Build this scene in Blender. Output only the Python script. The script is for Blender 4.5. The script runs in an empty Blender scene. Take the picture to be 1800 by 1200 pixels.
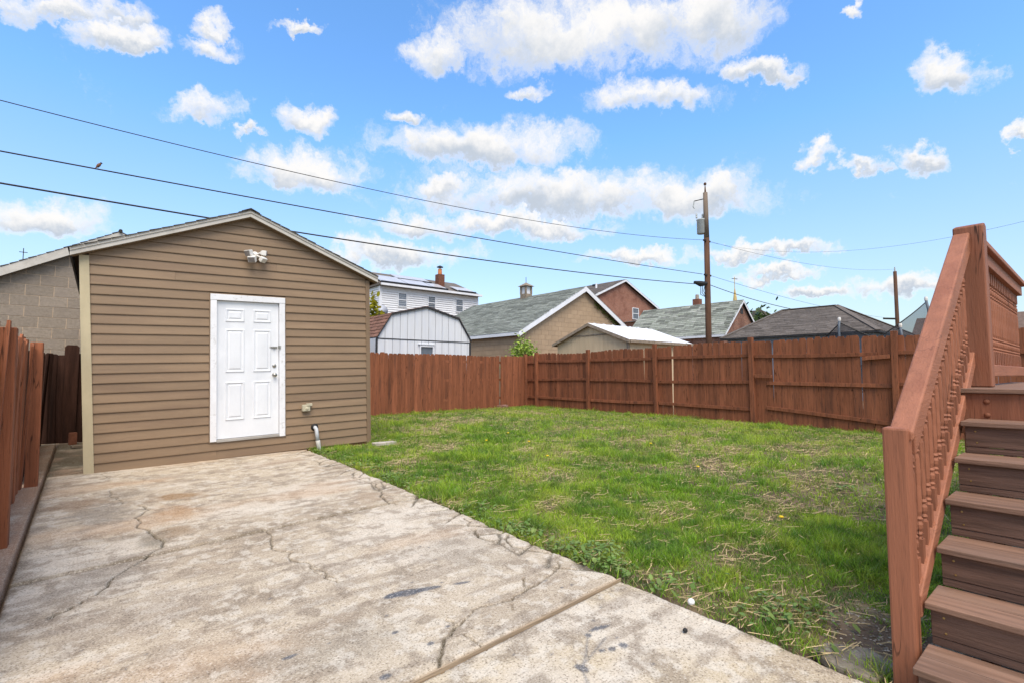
import bpy, math, random
import numpy as np
from mathutils import Vector, Matrix
random.seed(7); rng = np.random.default_rng(7)
scene = bpy.context.scene
col = scene.collection

# ---------------------------------------------------------------- camera
YAW, PITCH = 0.70127, 0.06326
cam_d = bpy.data.cameras.new('camera'); cam_d.sensor_width = 36; cam_d.lens = 17.68
cam_d.clip_start = .05; cam_d.clip_end = 2000
cam = bpy.data.objects.new('camera', cam_d); col.objects.link(cam)
cam.location = (0, 0, 0); cam.rotation_euler = (math.pi/2 + PITCH, 0, -YAW)
scene.camera = cam

# ---------------------------------------------------------------- sky, sun, exposure
SUN_EL, SUN_AZ = math.radians(58), math.radians(206)     # azimuth clockwise from +Y: behind the camera, to the right
EXPOSURE = 1.53
SKY_STR = 0.118
SUN_STR = 1.5
scene.view_settings.view_transform = 'Standard'; scene.view_settings.look = 'None'
scene.view_settings.exposure = EXPOSURE; scene.view_settings.gamma = 1
scene.view_settings.use_curve_mapping = False
sun_d = bpy.data.lights.new('sun', 'SUN'); sun_d.energy = SUN_STR; sun_d.angle = math.radians(40); sun_d.color = (1, .89, .74)
sun = bpy.data.objects.new('sun', sun_d); col.objects.link(sun)
sd = Vector((math.sin(SUN_AZ)*math.cos(SUN_EL), math.cos(SUN_AZ)*math.cos(SUN_EL), math.sin(SUN_EL)))
sun.rotation_euler = (-sd).to_track_quat('-Z', 'Y').to_euler()

CLOUDS = [[-0.038, 0.875, 0.483, 11.669, 0.242, 0.489, -19.021, -22.524, 39.273], [0.01, 0.88, 0.476, 22.752, -0.739, 0.894, -16.961, -20.085, 37.482], [0.116, 0.84, 0.529, 30.255, -4.818, 1.003, -24.458, -28.963, 51.346], [0.116, 0.857, 0.503, 22.445, -3.479, 0.749, -19.103, -22.621, 42.968], [0.231, 0.805, 0.546, 23.071, -7.036, 0.602, -34.944, -41.38, 75.893], [0.13, 0.904, 0.407, 17.726, -2.823, 0.588, -10.688, -12.657, 31.551], [0.275, 0.861, 0.428, 21.014, -6.966, 0.522, -10.001, -11.844, 30.216], [0.409, 0.791, 0.456, 27.965, -14.722, 0.43, -18.025, -21.345, 53.211], [0.188, 0.901, 0.391, 58.477, -12.999, 1.761, -29.235, -34.62, 93.805], [0.291, 0.89, 0.352, 9.221, -3.107, 0.227, -5.533, -6.552, 21.141], [0.546, 0.728, 0.415, 4.214, -3.17, 0.019, -5.913, -7.002, 20.064], [0.501, 0.792, 0.349, 13.227, -8.415, 0.133, -11.066, -13.105, 45.61], [0.609, 0.557, 0.564, 2.836, -3.069, -0.033, -5.205, -6.164, 11.708], [0.731, 0.398, 0.554, 5.199, -9.232, -0.234, -6.887, -8.156, 14.958], [0.807, 0.344, 0.48, 7.012, -15.804, -0.478, -15.983, -18.927, 40.39], [0.724, 0.503, 0.473, 5.215, -7.375, -0.144, -10.252, -12.14, 28.622], [0.431, 0.722, 0.541, 16.142, -9.775, 0.187, -9.227, -10.926, 21.922], [0.686, 0.645, 0.335, 2.206, -2.334, -0.023, -4.193, -4.965, 18.135], [0.823, 0.472, 0.314, 5.769, -9.894, -0.243, -4.51, -5.34, 19.831], [0.576, 0.767, 0.281, 3.633, -2.733, 0.016, -6.51, -7.709, 34.343], [0.904, 0.114, 0.411, 3.942, -27.118, -1.151, -10.11, -11.973, 25.55], [0.896, 0.287, 0.339, 9.548, -28.617, -0.995, -12.083, -14.308, 43.981], [0.934, 0.167, 0.316, 5.522, -28.65, -1.161, -13.401, -15.869, 47.974], [0.916, 0.234, 0.324, 12.643, -47.029, -1.759, -18.56, -21.979, 68.322], [-0.06, 0.974, 0.22, 14.045, 0.726, 0.609, -5.402, -6.397, 26.891], [0.898, 0.382, 0.217, 3.698, -8.545, -0.262, -9.931, -11.76, 61.691], [0.913, 0.366, 0.179, 6.906, -16.987, -0.54, -9.479, -11.226, 71.116], [0.447, 0.867, 0.219, 6.423, -3.337, 0.101, -5.169, -6.121, 34.866], [0.799, 0.561, 0.217, 4.597, -6.502, -0.127, -8.463, -10.022, 57.089], [0.949, 0.061, 0.309, 5.628, -71.143, -3.213, -24.005, -28.427, 79.382], [0.827, 0.199, 0.525, 21.373, -80.722, -3.033, -26.419, -31.285, 53.49], [0.58, 0.647, 0.495, 26.216, -23.437, -0.063, -19.436, -23.016, 52.881], [0.972, 0.192, 0.138, 2.615, -12.853, -0.515, -6.431, -7.616, 56.083], [0.941, 0.309, 0.14, 6.424, -19.253, -0.669, -7.898, -9.353, 73.644]]
world = bpy.data.worlds.new('World'); scene.world = world; world.use_nodes = True
nt = world.node_tree; nt.nodes.clear()
def N(t, typ, **kw):
    n = t.nodes.new(typ)
    for k, v in kw.items(): setattr(n, k, v)
    return n
def math_node(t, op, a, b=None, c=None, clamp=False):
    n = N(t, 'ShaderNodeMath', operation=op, use_clamp=clamp)
    for i, v in enumerate((a, b, c)):
        if v is None: continue
        if isinstance(v, (int, float)): n.inputs[i].default_value = v
        else: t.links.new(v, n.inputs[i])
    return n.outputs[0]
def vmath(t, op, a, b=None, scale=None):
    n = N(t, 'ShaderNodeVectorMath', operation=op)
    for i, v in enumerate((a, b)):
        if v is None: continue
        if isinstance(v, (tuple, list)): n.inputs[i].default_value = v
        else: t.links.new(v, n.inputs[i])
    if scale is not None: n.inputs['Scale'].default_value = scale
    return n.outputs['Value'] if op == 'DOT_PRODUCT' else n.outputs['Vector']
def mixc(t, fac, a, b, blend='MIX'):
    n = N(t, 'ShaderNodeMix', data_type='RGBA', blend_type=blend)
    for s, v in ((n.inputs['Factor'], fac), (n.inputs[6], a), (n.inputs[7], b)):
        if isinstance(v, (int, float)): s.default_value = v
        elif isinstance(v, (tuple, list)): s.default_value = (*v[:3], 1)
        else: t.links.new(v, s)
    return n.outputs[2]
def smooth(t, x, lo, hi):
    n = N(t, 'ShaderNodeMapRange', interpolation_type='SMOOTHSTEP')
    t.links.new(x, n.inputs[0]); n.inputs[1].default_value = lo; n.inputs[2].default_value = hi
    return n.outputs[0]
sky = N(nt, 'ShaderNodeTexSky', sky_type='NISHITA'); sky.sun_disc = False
sky.sun_elevation = SUN_EL; sky.sun_rotation = SUN_AZ; sky.air_density = 1.0; sky.dust_density = .55; sky.ozone_density = 2.2
tc = N(nt, 'ShaderNodeTexCoord'); V = tc.outputs['Generated']
def noise(t, vec, scale, detail=5, rough=.55, dist=0):
    n = N(t, 'ShaderNodeTexNoise'); t.links.new(vec, n.inputs['Vector'])
    n.inputs['Scale'].default_value = scale; n.inputs['Detail'].default_value = detail
    n.inputs['Roughness'].default_value = rough; n.inputs['Distortion'].default_value = dist
    return n
# lumpy domain: the direction is shaken by two noises before the cloud shapes are measured
w1 = vmath(nt, 'SUBTRACT', noise(nt, V, 9, 6, .62).outputs['Color'], (.5, .5, .5))
w2 = vmath(nt, 'SUBTRACT', noise(nt, V, 34, 6, .65).outputs['Color'], (.5, .5, .5))
VW = vmath(nt, 'ADD', V, vmath(nt, 'ADD', vmath(nt, 'SCALE', w1, scale=.13), vmath(nt, 'SCALE', w2, scale=.04)))
g = bpy.data.node_groups.new('cloud_shape', 'ShaderNodeTree')
for nm in ('V', 'C', 'E1', 'E2'): g.interface.new_socket(nm, in_out='INPUT', socket_type='NodeSocketVector')
for nm in ('D', 'H'): g.interface.new_socket(nm, in_out='OUTPUT', socket_type='NodeSocketFloat')
gi, go = N(g, 'NodeGroupInput'), N(g, 'NodeGroupOutput')
dv = vmath(g, 'SUBTRACT', gi.outputs['V'], gi.outputs['C'])
ga, gb = vmath(g, 'DOT_PRODUCT', dv, gi.outputs['E1']), vmath(g, 'DOT_PRODUCT', dv, gi.outputs['E2'])
# lower halves are flatter than the tops
gb2 = math_node(g, 'MULTIPLY', gb, math_node(g, 'ADD', 1.0, math_node(g, 'MULTIPLY', math_node(g, 'LESS_THAN', gb, 0.0), .35)))
gd = math_node(g, 'SUBTRACT', 1.0, math_node(g, 'ADD', math_node(g, 'MULTIPLY', ga, ga), math_node(g, 'MULTIPLY', gb2, gb2)))
g.links.new(math_node(g, 'MAXIMUM', gd, -1.0), go.inputs['D']); g.links.new(gb, go.inputs['H'])
D = Hs = None
for b in CLOUDS:
    n = N(nt, 'ShaderNodeGroup'); n.node_tree = g
    nt.links.new(VW, n.inputs['V'])
    n.inputs['C'].default_value = b[0:3]; n.inputs['E1'].default_value = b[3:6]; n.inputs['E2'].default_value = b[6:9]
    wgt = math_node(nt, 'MAXIMUM', n.outputs['D'], 0.0)
    hh = math_node(nt, 'MULTIPLY', wgt, n.outputs['H'])
    if D is None: D, Hs, Ws = n.outputs['D'], hh, wgt
    else:
        D = math_node(nt, 'MAXIMUM', D, n.outputs['D']); Hs = math_node(nt, 'ADD', Hs, hh); Ws = math_node(nt, 'ADD', Ws, wgt)
Hm = math_node(nt, 'DIVIDE', Hs, math_node(nt, 'ADD', Ws, .02))
fine = noise(nt, VW, 16, 12, .70).outputs['Fac']
fine2 = noise(nt, V, 7, 6, .6).outputs['Fac']
dens = math_node(nt, 'ADD', D, math_node(nt, 'ADD', math_node(nt, 'MULTIPLY', math_node(nt, 'SUBTRACT', fine, .5), 3.2), math_node(nt, 'MULTIPLY', math_node(nt, 'SUBTRACT', fine2, .5), 1.1)))
# denser unseen cloud added outside the view to whiten the ambient light
fwd = (math.sin(YAW), math.cos(YAW), .35)
away = smooth(nt, math_node(nt, 'MULTIPLY', vmath(nt, 'DOT_PRODUCT', V, fwd), -1.0), -.62, -.35)
other = math_node(nt, 'ADD', math_node(nt, 'MULTIPLY', math_node(nt, 'SUBTRACT', noise(nt, VW, 3.2, 8, .6).outputs['Fac'], .45), 6.0), 0.0)
other = math_node(nt, 'SUBTRACT', math_node(nt, 'MULTIPLY', math_node(nt, 'ADD', other, 1.0), away), 1.0)
dens = math_node(nt, 'MAXIMUM', dens, other)
cov = smooth(nt, dens, -.55, 1.0)
thick = smooth(nt, dens, .0, .9)
under = smooth(nt, math_node(nt, 'SUBTRACT', math_node(nt, 'MULTIPLY', math_node(nt, 'SUBTRACT', fine2, .5), 1.6), Hm), -.40, .55)
grey = math_node(nt, 'MULTIPLY', math_node(nt, 'MULTIPLY', under, thick), .95)
sepx = N(nt, 'ShaderNodeSeparateXYZ'); nt.links.new(V, sepx.inputs[0])
hs = N(nt, 'ShaderNodeHueSaturation'); hs.inputs['Hue'].default_value = .499
def by_height(a, b):
    n = N(nt, 'ShaderNodeMapRange'); nt.links.new(sepx.outputs[2], n.inputs[0]); n.inputs[1].default_value = .02; n.inputs[2].default_value = .42; n.inputs[3].default_value = a; n.inputs[4].default_value = b; return n.outputs[0]
nt.links.new(by_height(.85, 1.20), hs.inputs['Saturation']); nt.links.new(by_height(.42, .98), hs.inputs['Value'])
nt.links.new(sky.outputs[0], hs.inputs['Color'])
skyc = mixc(nt, 1.0, hs.outputs[0], (1.0, 1.0, 1.0), 'MULTIPLY')
CW = 2.95
cloudc = mixc(nt, grey, (CW, CW*.985, CW*.97), (CW*.55, CW*.62, CW*.72))
full = mixc(nt, cov, skyc, cloudc)
bg = N(nt, 'ShaderNodeBackground'); bg.inputs['Strength'].default_value = SKY_STR
nt.links.new(full, bg.inputs['Color'])
wo = N(nt, 'ShaderNodeOutputWorld'); nt.links.new(bg.outputs[0], wo.inputs[0])
world.cycles.sampling_method = 'MANUAL'; world.cycles.sample_map_resolution = 512

# ---------------------------------------------------------------- materials
MATS = {}
def mat(name, c, rough=.75, var=.18, ns=6, stretch=(1, 1, 1), bump=.15, bs=60, rnd=.10, spec=.25, c2=None, c2amt=.5, c2s=2.5,
        c3=None, c3amt=.4, c3s=18, check=0, metal=0, world_co=False, fine=0.0):
    if name in MATS: return MATS[name]
    m = bpy.data.materials.new(name); m.use_nodes = True; t = m.node_tree
    p = t.nodes['Principled BSDF']; p.inputs['Roughness'].default_value = rough
    p.inputs['Specular IOR Level'].default_value = spec; p.inputs['Metallic'].default_value = metal
    co = N(t, 'ShaderNodeTexCoord'); oi = N(t, 'ShaderNodeObjectInfo'); ge = N(t, 'ShaderNodeNewGeometry')
    rr = math_node(t, 'FRACT', math_node(t, 'ADD', oi.outputs['Random'], ge.outputs['Random Per Island']))
    off = N(t, 'ShaderNodeCombineXYZ')
    for i, k in enumerate((37., 23., 51.)): t.links.new(math_node(t, 'MULTIPLY', rr, k), off.inputs[i])
    base = vmath(t, 'ADD', ge.outputs['Position'] if world_co else co.outputs['Object'], off.outputs[0]) if not world_co else ge.outputs['Position']
    mp = N(t, 'ShaderNodeMapping'); t.links.new(base, mp.inputs[0]); mp.inputs['Scale'].default_value = stretch
    vec = mp.outputs[0]
    n1 = noise(t, vec, ns, 6, .6).outputs['Fac']
    lo, hi = [x*(1-var) for x in c], [x*(1+var) for x in c]
    cc = mixc(t, smooth(t, n1, .3, .7), lo, hi)
    if c2: cc = mixc(t, math_node(t, 'MULTIPLY', smooth(t, noise(t, vec, c2s, 7, .65).outputs['Fac'], .48, .68), c2amt), cc, c2)
    if c3: cc = mixc(t, math_node(t, 'MULTIPLY', smooth(t, noise(t, vec, c3s, 6, .7).outputs['Fac'], .55, .68), c3amt), cc, c3)
    if check:
        nn = noise(t, vec, 4.5, 2.5, .5).outputs['Fac']; ln = smooth(t, math_node(t, 'ABSOLUTE', math_node(t, 'SUBTRACT', nn, .5)), .012, .002)
        ln = math_node(t, 'MULTIPLY', ln, smooth(t, noise(t, base, 1.7, 3, .5).outputs['Fac'], .5, .6))
        cc = mixc(t, math_node(t, 'MULTIPLY', ln, check), cc, [x*.12 for x in c])
    if rnd:
        k = math_node(t, 'ADD', 1-rnd, math_node(t, 'MULTIPLY', rr, 2*rnd))
        cb = N(t, 'ShaderNodeCombineColor')
        for i in range(3): t.links.new(k, cb.inputs[i])
        cc = mixc(t, 1.0, cc, cb.outputs[0], 'MULTIPLY')
    t.links.new(cc, p.inputs['Base Color'])
    if bump:
        bn = N(t, 'ShaderNodeBump'); bn.inputs['Strength'].default_value = bump; bn.inputs['Distance'].default_value = .01
        t.links.new(noise(t, vec, bs, 5, .6).outputs['Fac'], bn.inputs['Height']); t.links.new(bn.outputs[0], p.inputs['Normal'])
    MATS[name] = m; return m
def attr_mat(name, rough=.85, spec=.15, speck=None, bump=.3, bs=120, transl=0):
    m = bpy.data.materials.new(name); m.use_nodes = True; t = m.node_tree
    p = t.nodes['Principled BSDF']; p.inputs['Roughness'].default_value = rough; p.inputs['Specular IOR Level'].default_value = spec
    a = N(t, 'ShaderNodeAttribute', attribute_name='col'); cc = a.outputs['Color']
    ge = N(t, 'ShaderNodeNewGeometry')
    if speck:
        n1 = noise(t, ge.outputs['Position'], 95, 3, .7).outputs['Fac']; n2 = noise(t, ge.outputs['Position'], 38, 5, .75).outputs['Fac']
        cc = mixc(t, math_node(t, 'MULTIPLY', smooth(t, n1, .54, .66), speck), cc, (.11, .085, .062))
        cc = mixc(t, math_node(t, 'MULTIPLY', smooth(t, n2, .54, .7), speck*.8), cc, (.20, .16, .12))
        cc = mixc(t, math_node(t, 'MULTIPLY', smooth(t, n1, .46, .34), speck*.6), cc, (.74, .68, .58))
    t.links.new(cc, p.inputs['Base Color'])
    if bump:
        bn = N(t, 'ShaderNodeBump'); bn.inputs['Strength'].default_value = bump; bn.inputs['Distance'].default_value = .006
        t.links.new(noise(t, ge.outputs['Position'], bs, 5, .65).outputs['Fac'], bn.inputs['Height']); t.links.new(bn.outputs[0], p.inputs['Normal'])
    if transl:
        tr = N(t, 'ShaderNodeBsdfTranslucent'); t.links.new(cc, tr.inputs[0])
        mx = N(t, 'ShaderNodeMixShader'); mx.inputs[0].default_value = transl
        t.links.new(p.outputs[0], mx.inputs[1]); t.links.new(tr.outputs[0], mx.inputs[2])
        t.links.new(mx.outputs[0], t.nodes['Material Output'].inputs[0])
    MATS[name] = m; return m
FENCE = mat('fence_stain', (.25, .092, .046), .8, .22, 9, (2.2, 2.2, .3), .5, 55, .15, .15, (.095, .042, .027), .8, 4.5, (.05, .026, .019), .85, 22, check=.8)
FENCE_L = mat('fence_stain_bright', (.28, .10, .048), .75, .2, 8, (2.2, 2.2, .14), .5, 55, .16, .2, (.15, .06, .032), .6, 3, (.06, .03, .02), .7, 30, check=.8)
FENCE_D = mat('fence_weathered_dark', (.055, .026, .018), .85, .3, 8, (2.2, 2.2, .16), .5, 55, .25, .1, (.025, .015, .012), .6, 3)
RAILP = mat('rail_paint', (.31, .125, .070), .62, .12, 5, (.25, 2.5, 2.5), .4, 45, .05, .3, (.24, .085, .046), .5, 2.2, (.14, .055, .032), .35, 22, check=.3)
RAILV = mat('post_paint', (.27, .104, .056), .62, .14, 5, (2.5, 2.5, .2), .4, 45, .06, .3, (.20, .072, .038), .55, 2.2, (.10, .042, .025), .4, 22, check=.85)
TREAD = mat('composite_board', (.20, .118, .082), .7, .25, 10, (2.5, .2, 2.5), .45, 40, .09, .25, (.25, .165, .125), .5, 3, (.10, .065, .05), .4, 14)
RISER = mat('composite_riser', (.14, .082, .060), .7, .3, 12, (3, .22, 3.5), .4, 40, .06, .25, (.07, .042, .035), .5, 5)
SIDING = mat('tan_vinyl_siding', (.245, .168, .103), .55, .10, 2.5, (.4, .4, 3), .12, 70, .06, .35, (.19, .125, .08), .6, 1.2, (.15, .10, .07), .25, 9)
TRIMB = mat('brown_trim', (.21, .145, .092), .55, .08, 3, bump=.05, rnd=.02)
TRIMC = mat('cream_trim', (.47, .40, .26), .6, .12, 3, (1, 1, .4), .1, 50, .02, .3, (.36, .31, .20), .5, 2.5)
FASCIA = mat('fascia_white', (.56, .53, .48), .5, .07, 4, bump=.05, rnd=.03, c2=(.36, .33, .29), c2amt=.45, c2s=3)
DARKSH = mat('dark_shingle', (.055, .05, .045), .9, .3, 20, bump=.5, bs=120, rnd=.25)
WHITEP = mat('white_paint', (.74, .76, .79), .5, .05, 3, (1, 1, .5), .12, 60, .02, .35, (.58, .61, .66), .45, 2.4)
WHITEJ = mat('white_jamb', (.76, .77, .79), .55, .05, 6, bump=.2, bs=30, rnd=.03, c3=(.38, .37, .35), c3amt=.45, c3s=14)
METAL = mat('satin_nickel', (.42, .40, .36), .32, .05, 8, bump=0, rnd=0, metal=1)
PLASTIC = mat('white_plastic', (.72, .70, .66), .4, .06, 6, bump=0, rnd=.04, c2=(.52, .48, .40), c2amt=.5)
LENSM = mat('lamp_lens', (.24, .22, .21), .2, .15, 30, bump=.2, rnd=.1, spec=.6)
BOXM = mat('outlet_beige', (.50, .46, .34), .5, .1, 20, bump=0, rnd=0, c2=(.30, .28, .22), c2amt=.6, c2s=30)
PIPE = mat('pipe_grey', (.46, .48, .50), .5, .12, 8, bump=.05, rnd=0, c3=(.2, .2, .2), c3amt=.5, c3s=14)
BLACK = mat('black_rubber', (.02, .02, .02), .6, .1, 8, bump=0, rnd=0)
CORE = mat('wall_core', (.11, .08, .055), .9, .1, 4, bump=0, rnd=0)
BLOCK = mat('cinder_block', (.30, .25, .20), .95, .16, 30, bump=.6, bs=110, rnd=.07, spec=.1, c2=(.27, .225, .19), c2amt=.4, c2s=3, c3=(.11, .098, .09), c3amt=.4, c3s=60)
MORTAR = mat('mortar_tan', (.55, .43, .31), .95, .15, 20, bump=.3, rnd=0)
TBLOCK = mat('tan_painted_block', (.40, .29, .19), .85, .08, 2, bump=.25, bs=60, rnd=.035, c2=(.34, .25, .17), c2amt=.5, c2s=1.2)
TMORT = mat('tan_painted_joint', (.31, .225, .15), .9, .1, 6, bump=.1, rnd=0)
GSH = mat('green_grey_shingle', (.185, .20, .175), .92, .2, 8, bump=.5, bs=60, rnd=.30, c2=(.25, .26, .235), c2amt=.6, c2s=1.4, c3=(.11, .125, .085), c3amt=.6, c3s=3)
GSH2 = mat('mossy_shingle', (.20, .215, .185), .92, .2, 8, bump=.5, bs=60, rnd=.42, c2=(.30, .30, .28), c2amt=.6, c2s=1.4, c3=(.10, .125, .06), c3amt=.6, c3s=2)
BSH = mat('brown_shingle', (.20, .105, .075), .92, .2, 8, bump=.5, bs=60, rnd=.22)
HSH = mat('hip_shingle', (.135, .115, .10), .92, .18, 8, bump=.5, bs=60, rnd=.24, c2=(.17, .15, .135), c2amt=.5, c2s=1)
WHITEV = mat('white_vinyl', (.74, .75, .77), .55, .04, 2, bump=0, rnd=.02)
WHITET = mat('white_trim', (.72, .74, .78), .5, .05, 2, bump=0, rnd=.02)
GAMB = mat('white_grooved_panel', (.66, .68, .71), .6, .05, 6, (2, 2, .3), .1, 40, .03, .3, (.52, .56, .64), .4, 3)
DARKT = mat('dark_trim', (.035, .036, .04), .6, .2, 5, bump=0, rnd=.05)
GAMC = mat('groove_grey', (.36, .37, .39), .8, .1, 4, bump=0, rnd=0)
GLASS = mat('window_glass', (.10, .12, .15), .12, .25, 2, bump=0, rnd=.2, spec=.8)
SOLAR = mat('solar_panel', (.46, .46, .48), .28, .1, 1.2, bump=0, rnd=.05, spec=1.0)  # white glare on the panels is put into this pale base colour
CHBR = mat('chimney_brick', (.16, .07, .045), .9, .3, 14, bump=.4, rnd=.25)
TERRA = mat('terracotta', (.52, .20, .075), .8, .1, 6, bump=.1, rnd=0)
T111 = mat('tan_grooved_panel', (.58, .455, .30), .75, .07, 6, (2, 2, .3), .15, 40, .04, .2, (.50, .39, .265), .4, 3)
MROOF = mat('white_metal_roof', (.72, .73, .75), .45, .05, 2, bump=.05, rnd=.02, c2=(.58, .58, .58), c2amt=.4, c2s=1.5)
WOODT = mat('weathered_trim', (.26, .21, .16), .85, .25, 10, bump=.2, rnd=.1)
BLUEW = mat('blue_grey_wall', (.17, .215, .27), .85, .15, 2, bump=.2, rnd=0, c2=(.24, .28, .32), c2amt=.5, c2s=2)
POLE = mat('pole_wood', (.10, .055, .036), .9, .25, 6, (2, 2, .15), .5, 30, .03, .1, (.09, .05, .035), .6, 2.5)
POLEG = mat('pole_top_wood', (.18, .14, .11), .9, .25, 6, (2, 2, .15), .5, 30, .03, .1, (.17, .10, .07), .6, 2.5)
GREYM = mat('transformer_grey', (.42, .45, .45), .5, .08, 3, bump=0, rnd=0)
WIRE = mat('cable_black', (.035, .03, .028), .7, .2, 4, bump=0, rnd=0)
NETP = mat('net_pole', (.10, .12, .145), .5, .1, 4, bump=0, rnd=0)
SOIL = mat('soil', (.145, .10, .066), .95, .3, 5, bump=.8, bs=60, rnd=0, c2=(.34, .26, .15), c2amt=.75, c2s=2.2, world_co=True)
BRICK1 = mat('red_brick', (.30, .12, .07), .9, .3, 10, bump=.4, rnd=.2)
STONE = mat('flagstone', (.20, .165, .125), .9, .3, 12, bump=.7, bs=40, rnd=0, c2=(.13, .13, .09), c2amt=.6, c2s=5, c3=(.42, .40, .36), c3amt=.4, c3s=30)
PEBBLE = mat('gravel', (.30, .255, .20), .9, .3, 20, bump=.3, rnd=.5)
STRIP = mat('joint_strip_wood', (.33, .25, .17), .9, .25, 6, (.2, 3, 3), .5, 40, 0, .1)
FARG = mat('far_ground', (.10, .11, .06), .95, .3, .5, bump=0, rnd=0, world_co=True)
GOLD = mat('spire_gold', (.55, .40, .16), .5, .1, 3, bump=0, rnd=0)
BIRDM = mat('bird_feather', (.17, .085, .05), .8, .3, 30, bump=0, rnd=0)
BIRDH = mat('bird_head', (.03, .027, .03), .8, .2, 30, bump=0, rnd=0)
BARK = mat('bark', (.12, .085, .06), .9, .3, 8, bump=.4, rnd=0)
YELLOW = mat('dandelion_yellow', (.80, .55, .03), .7, .1, 10, bump=0, rnd=0)
def brick_mat(name, c1, c2, mortar, sc, rot=False):
    m = bpy.data.materials.new(name); m.use_nodes = True; t = m.node_tree; p = t.nodes['Principled BSDF']; p.inputs['Roughness'].default_value = .92
    co = N(t, 'ShaderNodeTexCoord'); sx = N(t, 'ShaderNodeSeparateXYZ'); t.links.new(co.outputs['Object'], sx.inputs[0])
    cb = N(t, 'ShaderNodeCombineXYZ'); t.links.new(math_node(t, 'ADD', sx.outputs[0], sx.outputs[1]), cb.inputs[0]); t.links.new(sx.outputs[2], cb.inputs[1])
    br = N(t, 'ShaderNodeTexBrick'); t.links.new(cb.outputs[0], br.inputs['Vector'])
    br.inputs['Color1'].default_value = (*c1, 1); br.inputs['Color2'].default_value = (*c2, 1); br.inputs['Mortar'].default_value = (*mortar, 1)
    br.inputs['Scale'].default_value = sc; br.inputs['Mortar Size'].default_value = .014; br.inputs['Brick Width'].default_value = .5; br.inputs['Row Height'].default_value = .17
    cc = mixc(t, smooth(t, noise(t, co.outputs['Object'], 1.2, 6, .65).outputs['Fac'], .4, .7), br.outputs['Color'], [x*.8 for x in c2])
    t.links.new(cc, p.inputs['Base Color'])
    bn = N(t, 'ShaderNodeBump'); bn.inputs['Strength'].default_value = .5; bn.inputs['Distance'].default_value = .01
    t.links.new(br.outputs['Fac'], bn.inputs['Height']); bn.invert = True; t.links.new(bn.outputs[0], p.inputs['Normal'])
    MATS[name] = m; return m
BRH = brick_mat('brick_house_wall', (.33, .135, .085), (.25, .10, .065), (.36, .26, .20), 2.3)
BRG = brick_mat('brick_garage_wall', (.30, .125, .075), (.17, .075, .05), (.34, .28, .22), 2.3)

# ---------------------------------------------------------------- mesh helpers
class MB:
    def __init__(s): s.v, s.f = [], []
    def box(s, x0, x1, y0, y1, z0, z1):
        i = len(s.v)
        s.v += [(x0, y0, z0), (x1, y0, z0), (x1, y1, z0), (x0, y1, z0), (x0, y0, z1), (x1, y0, z1), (x1, y1, z1), (x0, y1, z1)]
        s.f += [tuple(i+k for k in q) for q in ((0, 3, 2, 1), (4, 5, 6, 7), (0, 1, 5, 4), (1, 2, 6, 5), (2, 3, 7, 6), (3, 0, 4, 7))]
        return s
    def prism(s, poly, ext):
        i = len(s.v); n = len(poly); ext = Vector(ext)
        s.v += [tuple(p) for p in poly] + [tuple(Vector(p)+ext) for p in poly]
        s.f += [tuple(range(i+n-1, i-1, -1)), tuple(range(i+n, i+2*n))]
        s.f += [(i+k, i+(k+1) % n, i+n+(k+1) % n, i+n+k) for k in range(n)]
        return s
    def beam(s, a, b, w, h, up=(0, 0, 1)):
        a, b = Vector(a), Vector(b); d = (b-a).normalized(); r = d.cross(Vector(up)).normalized(); u = r.cross(d)
        s.prism([a - r*w/2 - u*h/2, a + r*w/2 - u*h/2, a + r*w/2 + u*h/2, a - r*w/2 + u*h/2], b-a); return s
    def tube(s, pts, r, n=8, cap=True):
        pts = [Vector(p) for p in pts]; i0 = len(s.v); rr = r if isinstance(r, (list, tuple)) else [r]*len(pts)
        for k, p in enumerate(pts):
            d = (pts[min(k+1, len(pts)-1)] - pts[max(k-1, 0)]).normalized()
            a = d.orthogonal().normalized() if abs(d.z) > .9 else d.cross(Vector((0, 0, 1))).normalized(); b = d.cross(a)
            for j in range(n):
                t = 2*math.pi*j/n; s.v.append(tuple(p + (a*math.cos(t) + b*math.sin(t))*rr[k]))
        for k in range(len(pts)-1):
            for j in range(n):
                q = i0 + k*n; s.f.append((q+j, q+(j+1) % n, q+n+(j+1) % n, q+n+j))
        if cap:
            s.f.append(tuple(range(i0+n-1, i0-1, -1))); q = i0+(len(pts)-1)*n; s.f.append(tuple(range(q, q+n)))
        return s
    def lathe(s, prof, c=(0, 0, 0), n=10, axis='z'):
        i0 = len(s.v); cx, cy, cz = c
        for z, r in prof:
            for j in range(n):
                t = 2*math.pi*(j+.5)/n; a, b = r*math.cos(t), r*math.sin(t)
                s.v.append((cx+a, cy+b, cz+z) if axis == 'z' else (cx+a, cy-z, cz+b) if axis == '-y' else (cx-z, cy+a, cz+b))
        for k in range(len(prof)-1):
            for j in range(n):
                q = i0+k*n; s.f.append((q+j, q+(j+1) % n, q+n+(j+1) % n, q+n+j))
        s.f.append(tuple(range(i0+n-1, i0-1, -1))); q = i0+(len(prof)-1)*n; s.f.append(tuple(range(q, q+n)))
        return s
    def mesh(s, name, m, smooth=False):
        me = bpy.data.meshes.new(name); me.from_pydata(s.v, [], s.f); me.materials.append(m)
        import bmesh
        bm = bmesh.new(); bm.from_mesh(me); bmesh.ops.recalc_face_normals(bm, faces=bm.faces); bm.to_mesh(me); bm.free()
        if smooth: me.polygons.foreach_set('use_smooth', [True]*len(me.polygons))
        return me
    def build(s, name, m, parent=None, smooth=False, bevel=0, kind=None):
        return link(name, s.mesh(name, m, smooth), parent, bevel, kind)
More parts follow.
